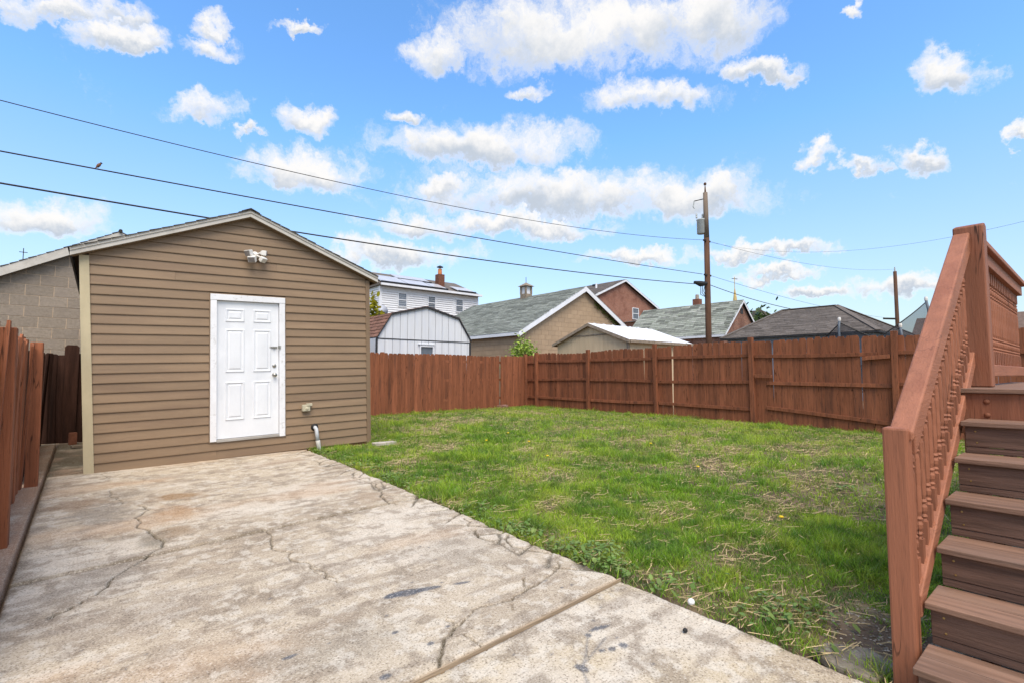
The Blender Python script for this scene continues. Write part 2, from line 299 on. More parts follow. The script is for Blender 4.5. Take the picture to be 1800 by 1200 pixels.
def link(name, me, parent=None, bevel=0, kind=None, loc=None, rot=None):
    o = bpy.data.objects.new(name, me); col.objects.link(o); o.parent = parent
    if bevel:
        b = o.modifiers.new('bevel', 'BEVEL'); b.width = bevel; b.segments = 2; b.limit_method = 'ANGLE'
    if kind: o['kind'] = kind
    if loc is not None: o.location = loc
    if rot is not None: o.rotation_euler = rot
    return o
def tag(o, label, cat, group=None):
    o['label'] = label; o['category'] = cat
    if group: o['group'] = group
    return o
def thing(name, label, cat, loc=(0, 0, 0), group=None, rotz=0):
    o = bpy.data.objects.new(name, None); col.objects.link(o); o.location = loc; o.rotation_euler = (0, 0, rotz)
    o.empty_display_size = .2
    return tag(o, label, cat, group)
def clip(poly, a, b, c):            # keep a*x + b*y <= c
    out = []
    for k in range(len(poly)):
        p, q = poly[k], poly[(k+1) % len(poly)]; dp, dq = a*p[0]+b*p[1]-c, a*q[0]+b*q[1]-c
        if dp <= 0: out.append(p)
        if (dp < 0) != (dq < 0) and abs(dp-dq) > 1e-9:
            t = dp/(dp-dq); out.append((p[0]+(q[0]-p[0])*t, p[1]+(q[1]-p[1])*t))
    return out
def clip_convex(poly, region):      # region: counter-clockwise convex polygon
    for k in range(len(region)):
        (x0, y0), (x1, y1) = region[k], region[(k+1) % len(region)]
        poly = clip(poly, y1-y0, x0-x1, (y1-y0)*x0 + (x0-x1)*y0)
        if len(poly) < 3: return []
    return poly
def area(p): return .5*abs(sum(p[k][0]*p[(k+1) % len(p)][1]-p[(k+1) % len(p)][0]*p[k][1] for k in range(len(p))))
def courses(region, pw, ph, joint, frame, depth, m, name, parent, single=True, jitter=0, tilt=0, bond=.5, kind=None, u0=0, v0=0):
    """lay pieces of pw x ph in running bond inside a convex region of the plane frame = (origin, eu, ev, normal)"""
    o, eu, ev, en = [Vector(q) for q in frame]
    us, vs = [p[0] for p in region], [p[1] for p in region]
    r0, r1 = math.floor((min(vs)-v0)/ph), math.ceil((max(vs)-v0)/ph)
    mb = MB()
    for r in range(r0, r1):
        sh = u0 + (bond*pw*(r % 2) if bond != 'rand' else random.random()*pw)
        for k in range(math.floor((min(us)-sh)/pw)-1, math.ceil((max(us)-sh)/pw)+1):
            a, b = sh+k*pw+joint/2, sh+(k+1)*pw-joint/2; c, d = v0+r*ph+joint/2, v0+(r+1)*ph-joint/2
            q = clip_convex([(a, c), (b, c), (b, d), (a, d)], region)
            if len(q) < 3 or area(q) < pw*ph*.03: continue
            jj = random.uniform(-jitter, jitter)
            def P(u, v, h): return o + eu*u + ev*v + en*h
            if not single: bb = mb
            else: bb = MB()
            i = len(bb.v); n = len(q)
            top = [P(u, v, depth + jj + (tilt*(1-(v-c)/ph) if tilt else 0)) for u, v in q]
            bb.v += [tuple(P(u, v, 0)) for u, v in q] + [tuple(t) for t in top]
            bb.f += [tuple(range(i+n, i+2*n))] + [(i+z, i+(z+1) % n, i+n+(z+1) % n, i+n+z) for z in range(n)]
            if single: bb.build(name, m, parent)
    if not single: return mb.build(name, m, parent, kind=kind)
# numpy value noise
def vnoise(x, y, seed=0):
    xi, yi = np.floor(x).astype(np.int64), np.floor(y).astype(np.int64); xf, yf = x-xi, y-yi
    def h(a, b):
        n = (a*374761393 + b*668265263 + seed*974634777) & 0x7fffffff
        n = ((n ^ (n >> 13))*1274126177) & 0x7fffffff
        return ((n ^ (n >> 16)) & 0xffff)/65535.
    u, v = xf*xf*(3-2*xf), yf*yf*(3-2*yf)
    return (h(xi, yi)*(1-u)+h(xi+1, yi)*u)*(1-v) + (h(xi, yi+1)*(1-u)+h(xi+1, yi+1)*u)*v
def fbm(x, y, sc, seed=0, oct=4):
    s, a, t = 0, 1., 0
    for k in range(oct): s = s + a*vnoise(x*sc*2**k + 13.7*k, y*sc*2**k + 7.3*k, seed+k); t += a; a *= .55
    return s/t
def sstep(x, lo, hi): t = np.clip((x-lo)/(hi-lo), 0, 1); return t*t*(3-2*t)
def G(x, y):
    p = -1.4 + .02*np.asarray(x, float) + .022*np.asarray(y, float); k = .03
    return -k*np.log(np.exp(-p/k) + np.exp(1.09/k))
def np_mesh(name, verts, loops, starts, totals, m, cols=None, smooth=False):
    me = bpy.data.meshes.new(name); me.vertices.add(len(verts)); me.vertices.foreach_set('co', np.asarray(verts, np.float32).ravel())
    me.loops.add(len(loops)); me.loops.foreach_set('vertex_index', np.asarray(loops, np.int32))
    me.polygons.add(len(starts)); me.polygons.foreach_set('loop_start', np.asarray(starts, np.int32)); me.polygons.foreach_set('loop_total', np.asarray(totals, np.int32))
    if smooth: me.polygons.foreach_set('use_smooth', np.ones(len(starts), bool))
    if cols is not None:
        ca = me.color_attributes.new('col', 'FLOAT_COLOR', 'POINT')
        ca.data.foreach_set('color', np.concatenate([cols, np.ones((len(cols), 1))], 1).astype(np.float32).ravel())
    me.materials.append(m); me.update(calc_edges=True); me.validate(); return me
def grid_mesh(name, X, Y, Z, m, cols=None):
    ny, nx = X.shape; idx = np.arange(nx*ny).reshape(ny, nx)
    q = np.stack([idx[:-1, :-1], idx[:-1, 1:], idx[1:, 1:], idx[1:, :-1]], -1).reshape(-1, 4)
    return np_mesh(name, np.stack([X, Y, Z], -1).reshape(-1, 3), q.ravel(), np.arange(len(q))*4, np.full(len(q), 4), m, None if cols is None else cols.reshape(-1, 3), True)
CRACKS = [[(0.498, 4.632), (0.424, 4.543), (0.332, 4.385), (0.218, 4.229), (0.153, 4.057), (0.104, 3.96), (0.024, 3.868), (-0.098, 3.768)], [(0.422, 6.037), (0.382, 5.599), (0.381, 5.356), (0.434, 5.148), (0.465, 4.881), (0.508, 4.732), (0.469, 4.58)], [(0.19, 7.975), (0.228, 7.547)], [(0.247, 6.95), (0.245, 6.596), (0.308, 6.177)], [(0.257, 6.996), (0.413, 7.03), (0.615, 7.094), (0.788, 7.132)], [(0.038, 4.547), (0.125, 4.748), (0.197, 4.915)], [(1.156, 4.534), (1.137, 4.198), (1.197, 3.886), (1.224, 3.584), (1.264, 3.187)], [(1.236, 3.574), (1.24, 3.322), (1.245, 3.166)], [(1.277, 1.997), (1.331, 2.101), (1.415, 2.206), (1.537, 2.274), (1.624, 2.307), (1.786, 2.343), (1.944, 2.302), (2.117, 2.355), (2.369, 2.403), (2.536, 2.514)], [(2.191, 2.476), (2.126, 2.347)], [(1.531, 2.006), (1.525, 2.113), (1.518, 2.191)], [(1.537, 2.274), (1.522, 2.366)], [(2.584, 6.075), (2.488, 5.62), (2.47, 5.166), (2.395, 4.914), (2.337, 4.494)], [(2.591, 3.72), (2.496, 3.524)], [(2.503, 3.421), (2.425, 3.158), (2.469, 3.066)], [(2.627, 3.161), (2.486, 2.944), (2.528, 2.856), (2.609, 2.687)], [(1.913, 2.265), (1.873, 2.209)], [(-0.323, 6.892), (-0.109, 6.849), (0.123, 6.848)], [(1.786, 6.902), (2.108, 6.856), (2.593, 7.213)]]
# ---------------------------------------------------------------- ground
def struct(o): o['kind'] = 'structure'; return o
S = 600
far = struct(MB().prism([(-S, -S, -1.75), (S, -S, -1.75), (S, S, -1.75), (-S, S, -1.75)], (0, 0, .05)).build('ground', FARG))
gx, gy = np.meshgrid(np.linspace(-3, 34, 300), np.linspace(-3, 46, 400))
wob = .018*(fbm(gx, gy, 1.3, 3)-.5)
gz = G(gx, gy) - .045 + np.where(gx > 2.7, wob*1.0 + .022, -.03)
lawn = struct(link('lawn', grid_mesh('lawn', gx, gy, gz, SOIL)))

# concrete patio: slabs with real cracks pressed into the surface
CONC = attr_mat('concrete', .9, .12, speck=.75, bump=.55, bs=170)
def jag(P, amp=.035, it=4):
    P = [np.array(p) for p in P]
    for k in range(it):
        Q = [P[0]]
        for a, b in zip(P[:-1], P[1:]):
            d = b-a; n = np.array([-d[1], d[0]]); Q += [(a+b)/2 + n*rng.normal()*amp*2.2, b]
        P = Q
    return np.array(P)
JCR = [jag(c, .05, 4 if len(c) < 6 else 3) for c in CRACKS]
WID = [.007, .0065, .0045, .005, .0045, .003, .0045, .003, .0055, .004, .003, .003, .0075, .005, .008, .0075, .004, .004, .0045]
def crack_field(x, y):
    out = np.zeros_like(x)
    for P, w in zip(JCR, WID):
        pad = .06; sel = (x > P[:, 0].min()-pad) & (x < P[:, 0].max()+pad) & (y > P[:, 1].min()-pad) & (y < P[:, 1].max()+pad)
        if not sel.any(): continue
        xs, ys = x[sel], y[sel]; d = np.full(xs.shape, 9.)
        for a, b in zip(P[:-1], P[1:]):
            e = b-a; t = np.clip(((xs-a[0])*e[0]+(ys-a[1])*e[1])/(e@e+1e-12), 0, 1)
            d = np.minimum(d, np.hypot(xs-a[0]-t*e[0], ys-a[1]-t*e[1]))
        ww = w*(.6+.8*vnoise(xs*9, ys*9, 5)); v = np.exp(-(d/ww)**2); o = out[sel]; out[sel] = np.maximum(o, v)
    # broken fragments along the lawn edge
    sx = np.concatenate([rng.uniform(2.2, 2.75, 60)]); sy = rng.uniform(1.9, 8.2, 60)
    sel = (x > 2.2) & (y > 2.0)
    if sel.any():
        xs, ys = x[sel] + .03*(fbm(x[sel], y[sel], 9, 8)-.5), y[sel] + .03*(fbm(x[sel], y[sel], 9, 9)-.5)
        f1 = np.full(xs.shape, 9.); f2 = f1.copy()
        for a, b in zip(SEEDX, SEEDY):
            d = np.hypot((xs-a), (ys-b)*.8); f2 = np.minimum(f2, np.maximum(f1, d)); f1 = np.minimum(f1, d)
        band = sstep(xs, 2.36, 2.46) * sstep(fbm(xs, ys, .7, 21), .22, .36)
        v = np.exp(-((f2-f1)/.016)**2)*band; o = out[sel]; out[sel] = np.maximum(o, v*.68)
    return out
SEEDX, SEEDY = rng.uniform(2.34, 2.74, 34), rng.uniform(1.9, 8.2, 34)
def blob(x, y, cx, cy, rx, ry, ang=0, seed=1, hard=.5):
    c, s = math.cos(ang), math.sin(ang); u, v = ((x-cx)*c+(y-cy)*s)/rx, (-(x-cx)*s+(y-cy)*c)/ry
    return sstep(1-np.hypot(u, v) + (fbm(x, y, 7, seed)-.5)*1.3, 0, hard)
def lerp(c, k, t): return c + (np.array(k)-c)*t[..., None]
def conc_color(x, y, cr, near=False):
    b = np.ones(x.shape+(3,))*np.array((.48, .405, .305)) if not near else np.ones(x.shape+(3,))*np.array((.51, .425, .30))
    b = lerp(b, (.57, .505, .415), sstep(fbm(x*.55, y*1.2, 1.6, 31), .48, .66)*.8)
    b = lerp(b, (.29, .225, .16), sstep(fbm(x*.6, y*1.6, 1.9, 41, 5), .50, .70)*.45)
    b = lerp(b, (.22, .175, .13), sstep(fbm(x, y, 9, 51, 5), .50, .66)*.6)
    b = lerp(b, (.61, .555, .465), sstep(fbm(x, y, 16, 55, 4), .52, .66)*.6)
    b = lerp(b, (.25, .20, .15), sstep(fbm(x*.5, y*2.2, 6, 57, 5), .52, .66)*.5)
    b = lerp(b, (.46, .31, .19), sstep(fbm(x*.5, y, 1.1, 61), .55, .75)*.5)
    # rust and damp stains near the shed, mossy grey at the left
    for cx, cy, rx, ry, k, a in ((.77, 6.15, .26, .26, (.27, .16, .07), .8), (.66, 5.6, .22, .45, (.36, .21, .10), .6), (.58, 4.95, .26, .22, (.24, .16, .09), .75),
                                 (.17, 5.9, .3, .7, (.20, .175, .145), .65), (.46, 4.8, .16, .25, (.17, .15, .115), .7), (.36, 6.6, .35, .35, (.24, .20, .15), .6), (-.07, 6.45, .3, .28, (.24, .16, .10), .7),
                                 (2.05, 7.3, .5, .25, (.33, .24, .16), .5), (.1, 4.25, .35, .35, (.25, .22, .185), .55), (.25, 3.5, .5, .4, (.30, .25, .20), .5), (1.0, 2.55, .5, .3, (.28, .245, .195), .5), (2.1, 3.1, .45, .5, (.33, .285, .225), .5), (2.3, 4.9, .3, .5, (.31, .22, .14), .5)):
        b = lerp(b, k, blob(x, y, cx, cy, rx, ry, 0, int(cx*91+cy*17) % 97, .8)*a)
    # blue-grey paint marks
    blue = (.085, .095, .115)
    for cx, cy, rx, ry, an in ((1.52, 2.78, .10, .035, -.2), (1.66, 2.74, .10, .022, -.25), (1.84, 2.68, .07, .02, -.3), (1.45, 2.80, .05, .025, 0), (2.07, 1.6, .022, .022, 0), (2.0, 1.77, .02, .016, 0), (1.77, 1.61, .02, .03, 0), (2.1, 1.78, .06, .012, -.2), (2.0, 1.62, .018, .014, 0), (1.95, 1.64, .016, .012, 0), (1.35, 2.22, .018, .014, 0), (1.06, 2.12, .022, .016, 0), (1.26, 2.42, .014, .012, 0), (.78, 2.55, .04, .014, 0), (1.5, 2.3, .012, .01, 0)):
        b = lerp(b, blue, blob(x, y, cx, cy, rx*1.25, ry*1.25, an, 77, .35)*.85)
    for k in range(46):
        cx, cy = rng2.uniform(-.2, 2.6), rng2.uniform(1.0, 3.4); r = rng2.uniform(.005, .012)
        d = np.hypot(x-cx, (y-cy)*1.4); b = lerp(b, (.10, .10, .11), sstep(r*1.6-d, 0, r)*.8)
    if near:
        for (a, c) in (((2.005, 1.777), (1.86, 1.66)), ((1.86, 1.66), (1.771, 1.607)), ((1.8, 1.62), (2.05, 1.70)), ((1.771, 1.607), (1.70, 1.50))):
            a, c = np.array(a), np.array(c); e = c-a; t = np.clip(((x-a[0])*e[0]+(y-a[1])*e[1])/(e@e), 0, 1)
            d = np.hypot(x-a[0]-t*e[0], y-a[1]-t*e[1]); b = lerp(b, (.16, .16, .165), np.exp(-(d/.007)**2)*.65)
    b = lerp(b, (.15, .115, .08), sstep(cr, .02, .5)*.35)
    jd = np.minimum(np.abs(y-J2(x)), np.abs(x+.318)*1.3)
    b = lerp(b, (.12, .095, .065), np.exp(-(jd/(.026+.06*sstep(fbm(x, y, 3, 95), .45, .75)))**2)*.75)
    b = lerp(b, (.055, .048, .03), np.clip(cr*1.15, 0, 1)*.93)
    return b
rng2 = np.random.default_rng(4)
patio = thing('concrete_patio', 'cracked stained pale concrete patio in front of the shed', 'patio'); patio['kind'] = 'structure'
del patio['category'], patio['label']
def J1(x): return 1.965 + .042*x
def J2(x): return 4.455 + .047*x
def slab(lo, hi, dx, dy, x0=-.318, near=False, lift=0., ext=None):
    nx, ny = int(3.0/dx), int((hi(1.3)-lo(1.3))/dy)
    U, W = np.meshgrid(np.linspace(0, 1, nx), np.linspace(0, 1, ny))
    yy0 = lo(1.3) + (hi(1.3)-lo(1.3))*W
    xe = 2.655 + .05*(fbm(yy0, yy0*0, 2.2, 71)-.5) + .035*(fbm(yy0, yy0*0, 14, 72)-.5)
    x = x0 + (xe-x0)*U; y = lo(x) + (hi(x)-lo(x))*W
    cr = crack_field(x, y)
    z = G(x, y) + lift + .008*(fbm(x, y, .9, 11)-.5) + .004*(fbm(x, y, 12, 12)-.5) - .022*np.clip(cr, 0, 1)
    e = np.minimum.reduce([(x-x0), (xe-x), (y-lo(x)), (hi(x)-y)])
    z -= .010*(1-sstep(e, 0, .016)) + .05*(e < 1e-6)
    frag = fbm(np.floor(x*3.1), np.floor(y*2.3), 1., 15, 1); z += .008*(frag-.5)*sstep(x, 2.4, 2.6)
    o = link('slab', grid_mesh('slab', x, y, z, CONC, conc_color(x, y, cr, near)), patio); return o
slab(lambda x: x*0-1.6, lambda x: J1(x)-.011, .011, .011, near=True, lift=-.006)
slab(lambda x: J1(x)+.006, lambda x: J2(x)-.011+.014*(fbm(x, x*0, 5, 91)-.5), .009, .0095)
slab(lambda x: J2(x)+.011+.016*(fbm(x, x*0, 5, 92)-.5), lambda x: x*0+8.16, .011, .013, lift=.004)
# strip under the left fence and the passage beside the shed
def strip(x0, x1, y0, y1, lift, seed, darken=0):
    x, y = np.meshgrid(np.linspace(x0, x1, 40), np.linspace(y0, y1, 260))
    z = G(x, y) + lift + .012*(fbm(x, y, 2.5, seed)-.5); cr = crack_field(x, y)*0
    c = conc_color(x, y, cr); c = lerp(c, (.33, .20, .13), sstep(fbm(x, y, 1.5, seed+3), .25, .55)*.8)
    c = lerp(c, (.11, .095, .06), sstep(fbm(x, y, 2.2, seed+9), .2, .5)*darken)  # mottled blend towards dark brown, used on the passage slab
    e = np.minimum(x-x0, x1-x); z -= .02*(1-sstep(e, 0, .02)) + .05*(e < 1e-6)
    link('slab', grid_mesh('slab', x, y, z, CONC, c), patio)
strip(-.75, -.331, 1.0, 11.3, .004, 81)
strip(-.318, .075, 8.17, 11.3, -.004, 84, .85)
MB().beam((-.315, J1(-.315)-.002, float(G(-.3, 1.96))-.015), (2.66, J1(2.66)-.002, float(G(2.66, 2.07))-.015), .009, .03).build('joint_strip', STRIP, patio)

# ---------------------------------------------------------------- grass, straw, weeds
BLADE = attr_mat('grass_blades', .55, .25, bump=0, transl=.42)
WEED = attr_mat('weed_leaves', .5, .3, bump=0, transl=.25)
STRAW = attr_mat('straw', .75, .15, bump=0, transl=.12)
def soilz(x, y): return G(x, y) - .045 + .018*(fbm(x, y, 1.3, 3)-.5) + .022
def edge_x(y): return 2.655 + .05*(fbm(y, y*0, 2.2, 71)-.5) + .035*(fbm(y, y*0, 14, 72)-.5)
def bare(x, y):       # dry patches of thatch
    b = .7*sstep(fbm(x, y*1.0, .95, 101, 5), .56, .70)
    for cx, cy, rx, ry in ((4.15, 6.85, .75, .4), (3.4, 6.3, .5, .25), (3.75, 1.75, .55, .22), (4.1, 2.7, .6, .25), (6.2, 3.4, .9, .4), (6.4, 2.2, .9, .4), (5.0, 2.1, .7, .35), (7.6, 3.8, .8, .3), (3.55, 3.55, .5, .25), (3.2, 1.15, .5, .35), (8.3, 4.5, .7, .3)):
        b = np.maximum(b, blob(x, y, cx, cy, rx, ry, .2, int(cx*13) % 50, .7))
    return b
def soilpatch(x, y):
    return np.maximum(blob(x, y, 3.12, .85, .4, .32, 0, 19, .6), (x < edge_x(y)+.05)*.6)
def points(n, xr, yr):
    return rng.uniform(*xr, n), rng.uniform(*yr, n)
def blades(x, y, h, w, lean, c, name, m, kind='stuff'):
    n = len(x); az = rng.uniform(0, 2*np.pi, n); fa = rng.uniform(0, 2*np.pi, n)
    z = soilz(x, y) - .004
    wx, wy = np.cos(fa)*w/2, np.sin(fa)*w/2; lx, ly = np.cos(az)*lean*h, np.sin(az)*lean*h
    v = np.empty((n, 5, 3)); up = h*np.sqrt(np.clip(1-lean**2*.8, .05, 1))
    v[:, 0] = np.stack([x-wx, y-wy, z], -1); v[:, 1] = np.stack([x+wx, y+wy, z], -1)
    v[:, 2] = np.stack([x+wx*.8+lx*.35, y+wy*.8+ly*.35, z+up*.6], -1); v[:, 3] = np.stack([x-wx*.8+lx*.35, y-wy*.8+ly*.35, z+up*.6], -1)
    v[:, 4] = np.stack([x+lx, y+ly, z+up], -1)
    b = np.arange(n)[:, None]*5
    loops = np.concatenate([b+0, b+1, b+2, b+3, b+3, b+2, b+4], 1).ravel()
    st = (np.arange(n)[:, None]*7 + np.array([0, 4])).ravel(); to = np.tile([4, 3], n)
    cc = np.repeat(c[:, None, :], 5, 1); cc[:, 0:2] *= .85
    o = link(name, np_mesh(name, v.reshape(-1, 3), loops, st, to, m, cc.reshape(-1, 3)), None, kind=kind); return o
def lawn_pts(n, xr, yr, keep):
    x, y = points(n, xr, yr)
    k = (x > edge_x(y) + rng.normal(0, .025, n)) & (rng.random(n) < keep(x, y)) & ~((x > 2.5) & (x < 8) & (y < .66))
    k &= ~((x < 3.66) & (y > 8.02)) & (y < 12.45+.075*(x-4)) & (x < 11.62)
    return x[k], y[k]
def gcol(x, y):
    n = len(x); t = sstep(fbm(x, y, .55, 111, 5), .35, .65); u = sstep(fbm(x, y, 2.6, 121), .35, .7)
    c = np.ones((n, 3))*np.array((.24, .40, .03)); c = lerp(c, (.42, .55, .05), t*.75); c = lerp(c, (.10, .23, .025), u*.65)
    c = lerp(c, (.06, .16, .03), sstep(fbm(x, y, 5.5, 161, 3), .52, .7)*.65); c = lerp(c, (.46, .52, .07), sstep(fbm(x, y, 4.2, 171, 3), .56, .72)*.5)
    c = lerp(c, (.20, .29, .12), (rng.random(n) < .12)*.7)
    c = lerp(c, (.40, .33, .15), (rng.random(n) < .05+.32*bare(x, y))*.85)
    return c*rng.uniform(.6, 1.5, (n, 1))
den = lambda a, b, c: (lambda x, y: np.clip((a - b*bare(x, y) - c*soilpatch(x, y))*(.35+1.05*fbm(x, y, 1.8, 131)), .02, 1))
XS, YS, HS, WS, LS = [], [], [], [], []
for n, xr, yr, hm, wm in ((150000, (2.6, 5.2), (.6, 4.2), .045, .0042), (110000, (2.6, 6.5), (4.0, 8.5), .045, .0055), (90000, (5.0, 11.6), (.6, 5.0), .05, .006), (120000, (3.6, 11.6), (4.5, 13.0), .055, .008)):
    x, y = lawn_pts(n, xr, yr, den(1.05, .55, .9)); k = len(x)
    tuft = .3 + 1.0*fbm(x, y, 2.4, 141) + .9*sstep(fbm(x, y, 1.3, 151), .56, .72) + 1.0*sstep(fbm(x, y, 6, 152), .55, .7)
    XS.append(x); YS.append(y); HS.append(hm*tuft*rng.uniform(.55, 1.5, k)); WS.append(wm*rng.uniform(.7, 1.3, k)); LS.append(np.clip(rng.normal(.74, .22, k), .1, .99))
x, y, h, w, l = [np.concatenate(q) for q in (XS, YS, HS, WS, LS)]
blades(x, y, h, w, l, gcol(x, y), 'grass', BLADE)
# tufts of taller grass
XS, YS, HS = [], [], []
tx, ty = lawn_pts(260, (2.65, 9), (.7, 10), den(1.0, .5, .8))
for a, b in zip(tx, ty):
    k = rng.integers(40, 120); r = rng.uniform(.04, .12)
    XS.append(a + rng.normal(0, r, k)); YS.append(b + rng.normal(0, r, k)); HS.append(rng.uniform(.05, .12, k))
x, y, h = [np.concatenate(q) for q in (XS, YS, HS)]; k = (x > edge_x(y)-.03); x, y, h = x[k], y[k], h[k]
tc_ = gcol(x, y)*np.array((.85, 1.0, .9))
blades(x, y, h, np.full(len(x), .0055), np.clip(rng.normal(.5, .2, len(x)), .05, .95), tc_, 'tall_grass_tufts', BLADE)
# straw: long dry stems lying over the grass
x, y = points(110000, (2.6, 11.4), (.65, 12)); k = (x > edge_x(y)+.01) & (rng.random(len(x)) < .10 + .36*bare(x, y)) & ~((x < 3.66) & (y > 8)) & (y < 12.4) & ~((x < 8) & (y < .66)); x, y = x[k], y[k]; n = len(x)
L = rng.uniform(.03, .15, n); a = rng.normal(.3, .9, n); dz = rng.normal(0, .12, n); w = rng.uniform(.0008, .0018, n)*(1+.13*np.hypot(x, y)); z = soilz(x, y) + rng.uniform(.008, .035, n)
dx, dy = np.cos(a)*L/2, np.sin(a)*L/2; px_, py_ = -np.sin(a)*w, np.cos(a)*w
v = np.stack([np.stack([x-dx-px_, y-dy-py_, z-dz*L/2], -1), np.stack([x+dx-px_, y+dy-py_, z+dz*L/2], -1), np.stack([x+dx+px_, y+dy+py_, z+dz*L/2+.002], -1), np.stack([x-dx+px_, y-dy+py_, z-dz*L/2+.002], -1)], 1)
v[:, :, 2] = np.maximum(v[:, :, 2], (soilz(x, y)+.004)[:, None])
c = np.ones((n, 3))*np.array((.50, .385, .21))*rng.uniform(.6, 1.3, (n, 1))
link('dry_straw', np_mesh('dry_straw', v.reshape(-1, 3), np.arange(4*n), np.arange(n)*4, np.full(n, 4), STRAW, np.repeat(c, 4, 0)), None, kind='stuff')
# broad weed leaves, thickest along the concrete edge
XS, YS = [], []
for k in range(60):
    b = rng.uniform(.95, 7.9); a = float(edge_x(np.array([b]))[0]) + abs(rng.normal(.03, .14)) + .03
    if rng.random() < .25: a, b = rng.uniform(2.8, 8), rng.uniform(1, 9)
    if vnoise(np.array([b*1.3]), np.array([a]), 9)[0] < .35: continue
    q = rng.integers(12, 46); XS.append(a + rng.normal(0, .07, q)); YS.append(b + rng.normal(0, .08, q))
for cx, cy, q in ((2.95, 1.25, 70), (3.05, 1.15, 50), (2.75, 2.35, 60), (2.8, 3.9, 70), (2.78, 5.4, 80), (2.9, 5.0, 60), (2.75, 3.1, 40)):
    XS.append(cx + rng.normal(0, .12, q)); YS.append(cy + rng.normal(0, .13, q))
x, y = np.concatenate(XS), np.concatenate(YS); k = (x > edge_x(y)-.02) & ~((x < 3.66) & (y > 8)); x, y = x[k], y[k]; n = len(x)
s = rng.uniform(.009, .026, n); a = rng.uniform(0, 2*np.pi, n); tilt = rng.normal(0, .35, n); z = soilz(x, y) + rng.uniform(.015, .06, n)
pts = np.array([(-1, 0), (-.3, .6), (.5, .55), (1, 0), (.5, -.55), (-.3, -.6)]); v = np.empty((n, 6, 3))
for j, (u, q) in enumerate(pts):
    v[:, j, 0] = x + s*(u*np.cos(a) - q*np.sin(a)); v[:, j, 1] = y + s*(u*np.sin(a) + q*np.cos(a)); v[:, j, 2] = z + s*(u*tilt + abs(q)*.3)
c = lerp(np.ones((n, 3))*np.array((.12, .22, .04)), (.22, .29, .08), rng.random(n))*rng.uniform(.7, 1.25, (n, 1))
link('clover_and_weeds', np_mesh('clover_and_weeds', v.reshape(-1, 3), np.arange(6*n), np.arange(n)*6, np.full(n, 6), WEED, np.repeat(c, 6, 0)), None, kind='stuff')
# loose gravel by the stair post
mb = MB()
for k in range(700):
    a, b = rng.normal(3.25, .35), rng.normal(.78, .2)
    if a < 2.75 or b < .3: continue
    r = rng.uniform(.004, .012); zz = float(soilz(np.array(a), np.array(b)))
    i = len(mb.v); e = [rng.uniform(.6, 1.2) for _ in range(6)]
    mb.v += [(a+r*e[0], b, zz+r*.3), (a, b+r*e[1], zz+r*.3), (a-r*e[2], b, zz+r*.3), (a, b-r*e[3], zz+r*.3), (a, b, zz+r*.8), (a, b, zz-r*.4)]
    mb.f += [(i, i+1, i+4), (i+1, i+2, i+4), (i+2, i+3, i+4), (i+3, i, i+4), (i+1, i, i+5), (i+2, i+1, i+5), (i+3, i+2, i+5), (i, i+3, i+5)]
mb.build('gravel', PEBBLE, kind='stuff')
# dandelions
def dandelion(x, y, label):
    z = float(soilz(np.array(x), np.array(y))); t = thing('dandelion', label, 'flower', (x, y, z), 'dandelions in the lawn')
    MB().tube([(0, 0, 0), (.004, .002, .05), (.006, .003, .075)], .0022, 5).build('stem', WEEDG, t)
    MB().lathe([(.070, .004), (.074, .018), (.082, .021), (.088, .013), (.090, .002)], (.006, .003, 0), 9).build('flower_head', YELLOW, t, True)
WEEDG = mat('stem_green', (.10, .17, .04), .7, .1, 5, bump=0, rnd=0)
for (a, b), lb in zip(((5.85, 3.35), (5.1, 6.7), (5.9, 7.1), (5.55, 6.15), (4.95, 5.1), (6.9, 4.75), (4.55, 1.85)),
                      ('yellow dandelion alone in the right half of the lawn', 'yellow dandelion nearest the shed in the back lawn', 'yellow dandelion farthest back in the middle of the lawn',
                       'yellow dandelion just in front of the farthest back one', 'yellow dandelion in the centre of the lawn', 'yellow dandelion closest to the right fence', 'yellow dandelion nearest the stair post')):
    dandelion(a, b, lb)
# ---------------------------------------------------------------- tan shed (its frame leans with the settled slab)
shed = thing('tan_shed', 'small gabled shed with tan lap siding and a white six panel door', 'shed')
shed.matrix_world = Matrix(((.9995, .014, -.029, .066), (-.014, .9999, 0, 8.10), (.029, 0, .9996, -1.22), (0, 0, 0, 1)))
SL, PX, PZ = .405, 1.775, 3.43
def gz_(x): return PZ - SL*abs(x-PX)
def xlim(z):
    xl, xr = .05 - .0285*z, 3.555
    if z > 2.6:
        d = (PZ-z)/SL; xl, xr = max(xl, PX-d), min(xr, PX+d)
    return xl, xr
MB().prism([(-.0, .056, -.2), (3.6, .056, -.2), (3.6, .056, gz_(3.6)), (PX, .056, PZ), (-.02, .056, gz_(-.02))], (0, 3.55, 0)).build('wall', CORE, shed)
def sboard(z0, z1, xa0, xb0, xa1, xb1):
    m = MB(); yb, yt = -.019, -.004
    m.v = [(xa0, yb, z0), (xb0, yb, z0), (xb0, .003, z0+.004), (xa0, .003, z0+.004), (xa1, yt, z1), (xb1, yt, z1), (xa0, yb-.0005, z0+.010), (xb0, yb-.0005, z0+.010), (xa1, .003, z1), (xb1, .003, z1)]
    m.f = [(0, 3, 2, 1), (0, 1, 7, 6), (6, 7, 5, 4), (4, 5, 9, 8), (3, 8, 9, 2), (0, 6, 4, 8, 3), (1, 2, 9, 5, 7)]
    m.build('siding_board', SIDING, shed)
k = -1
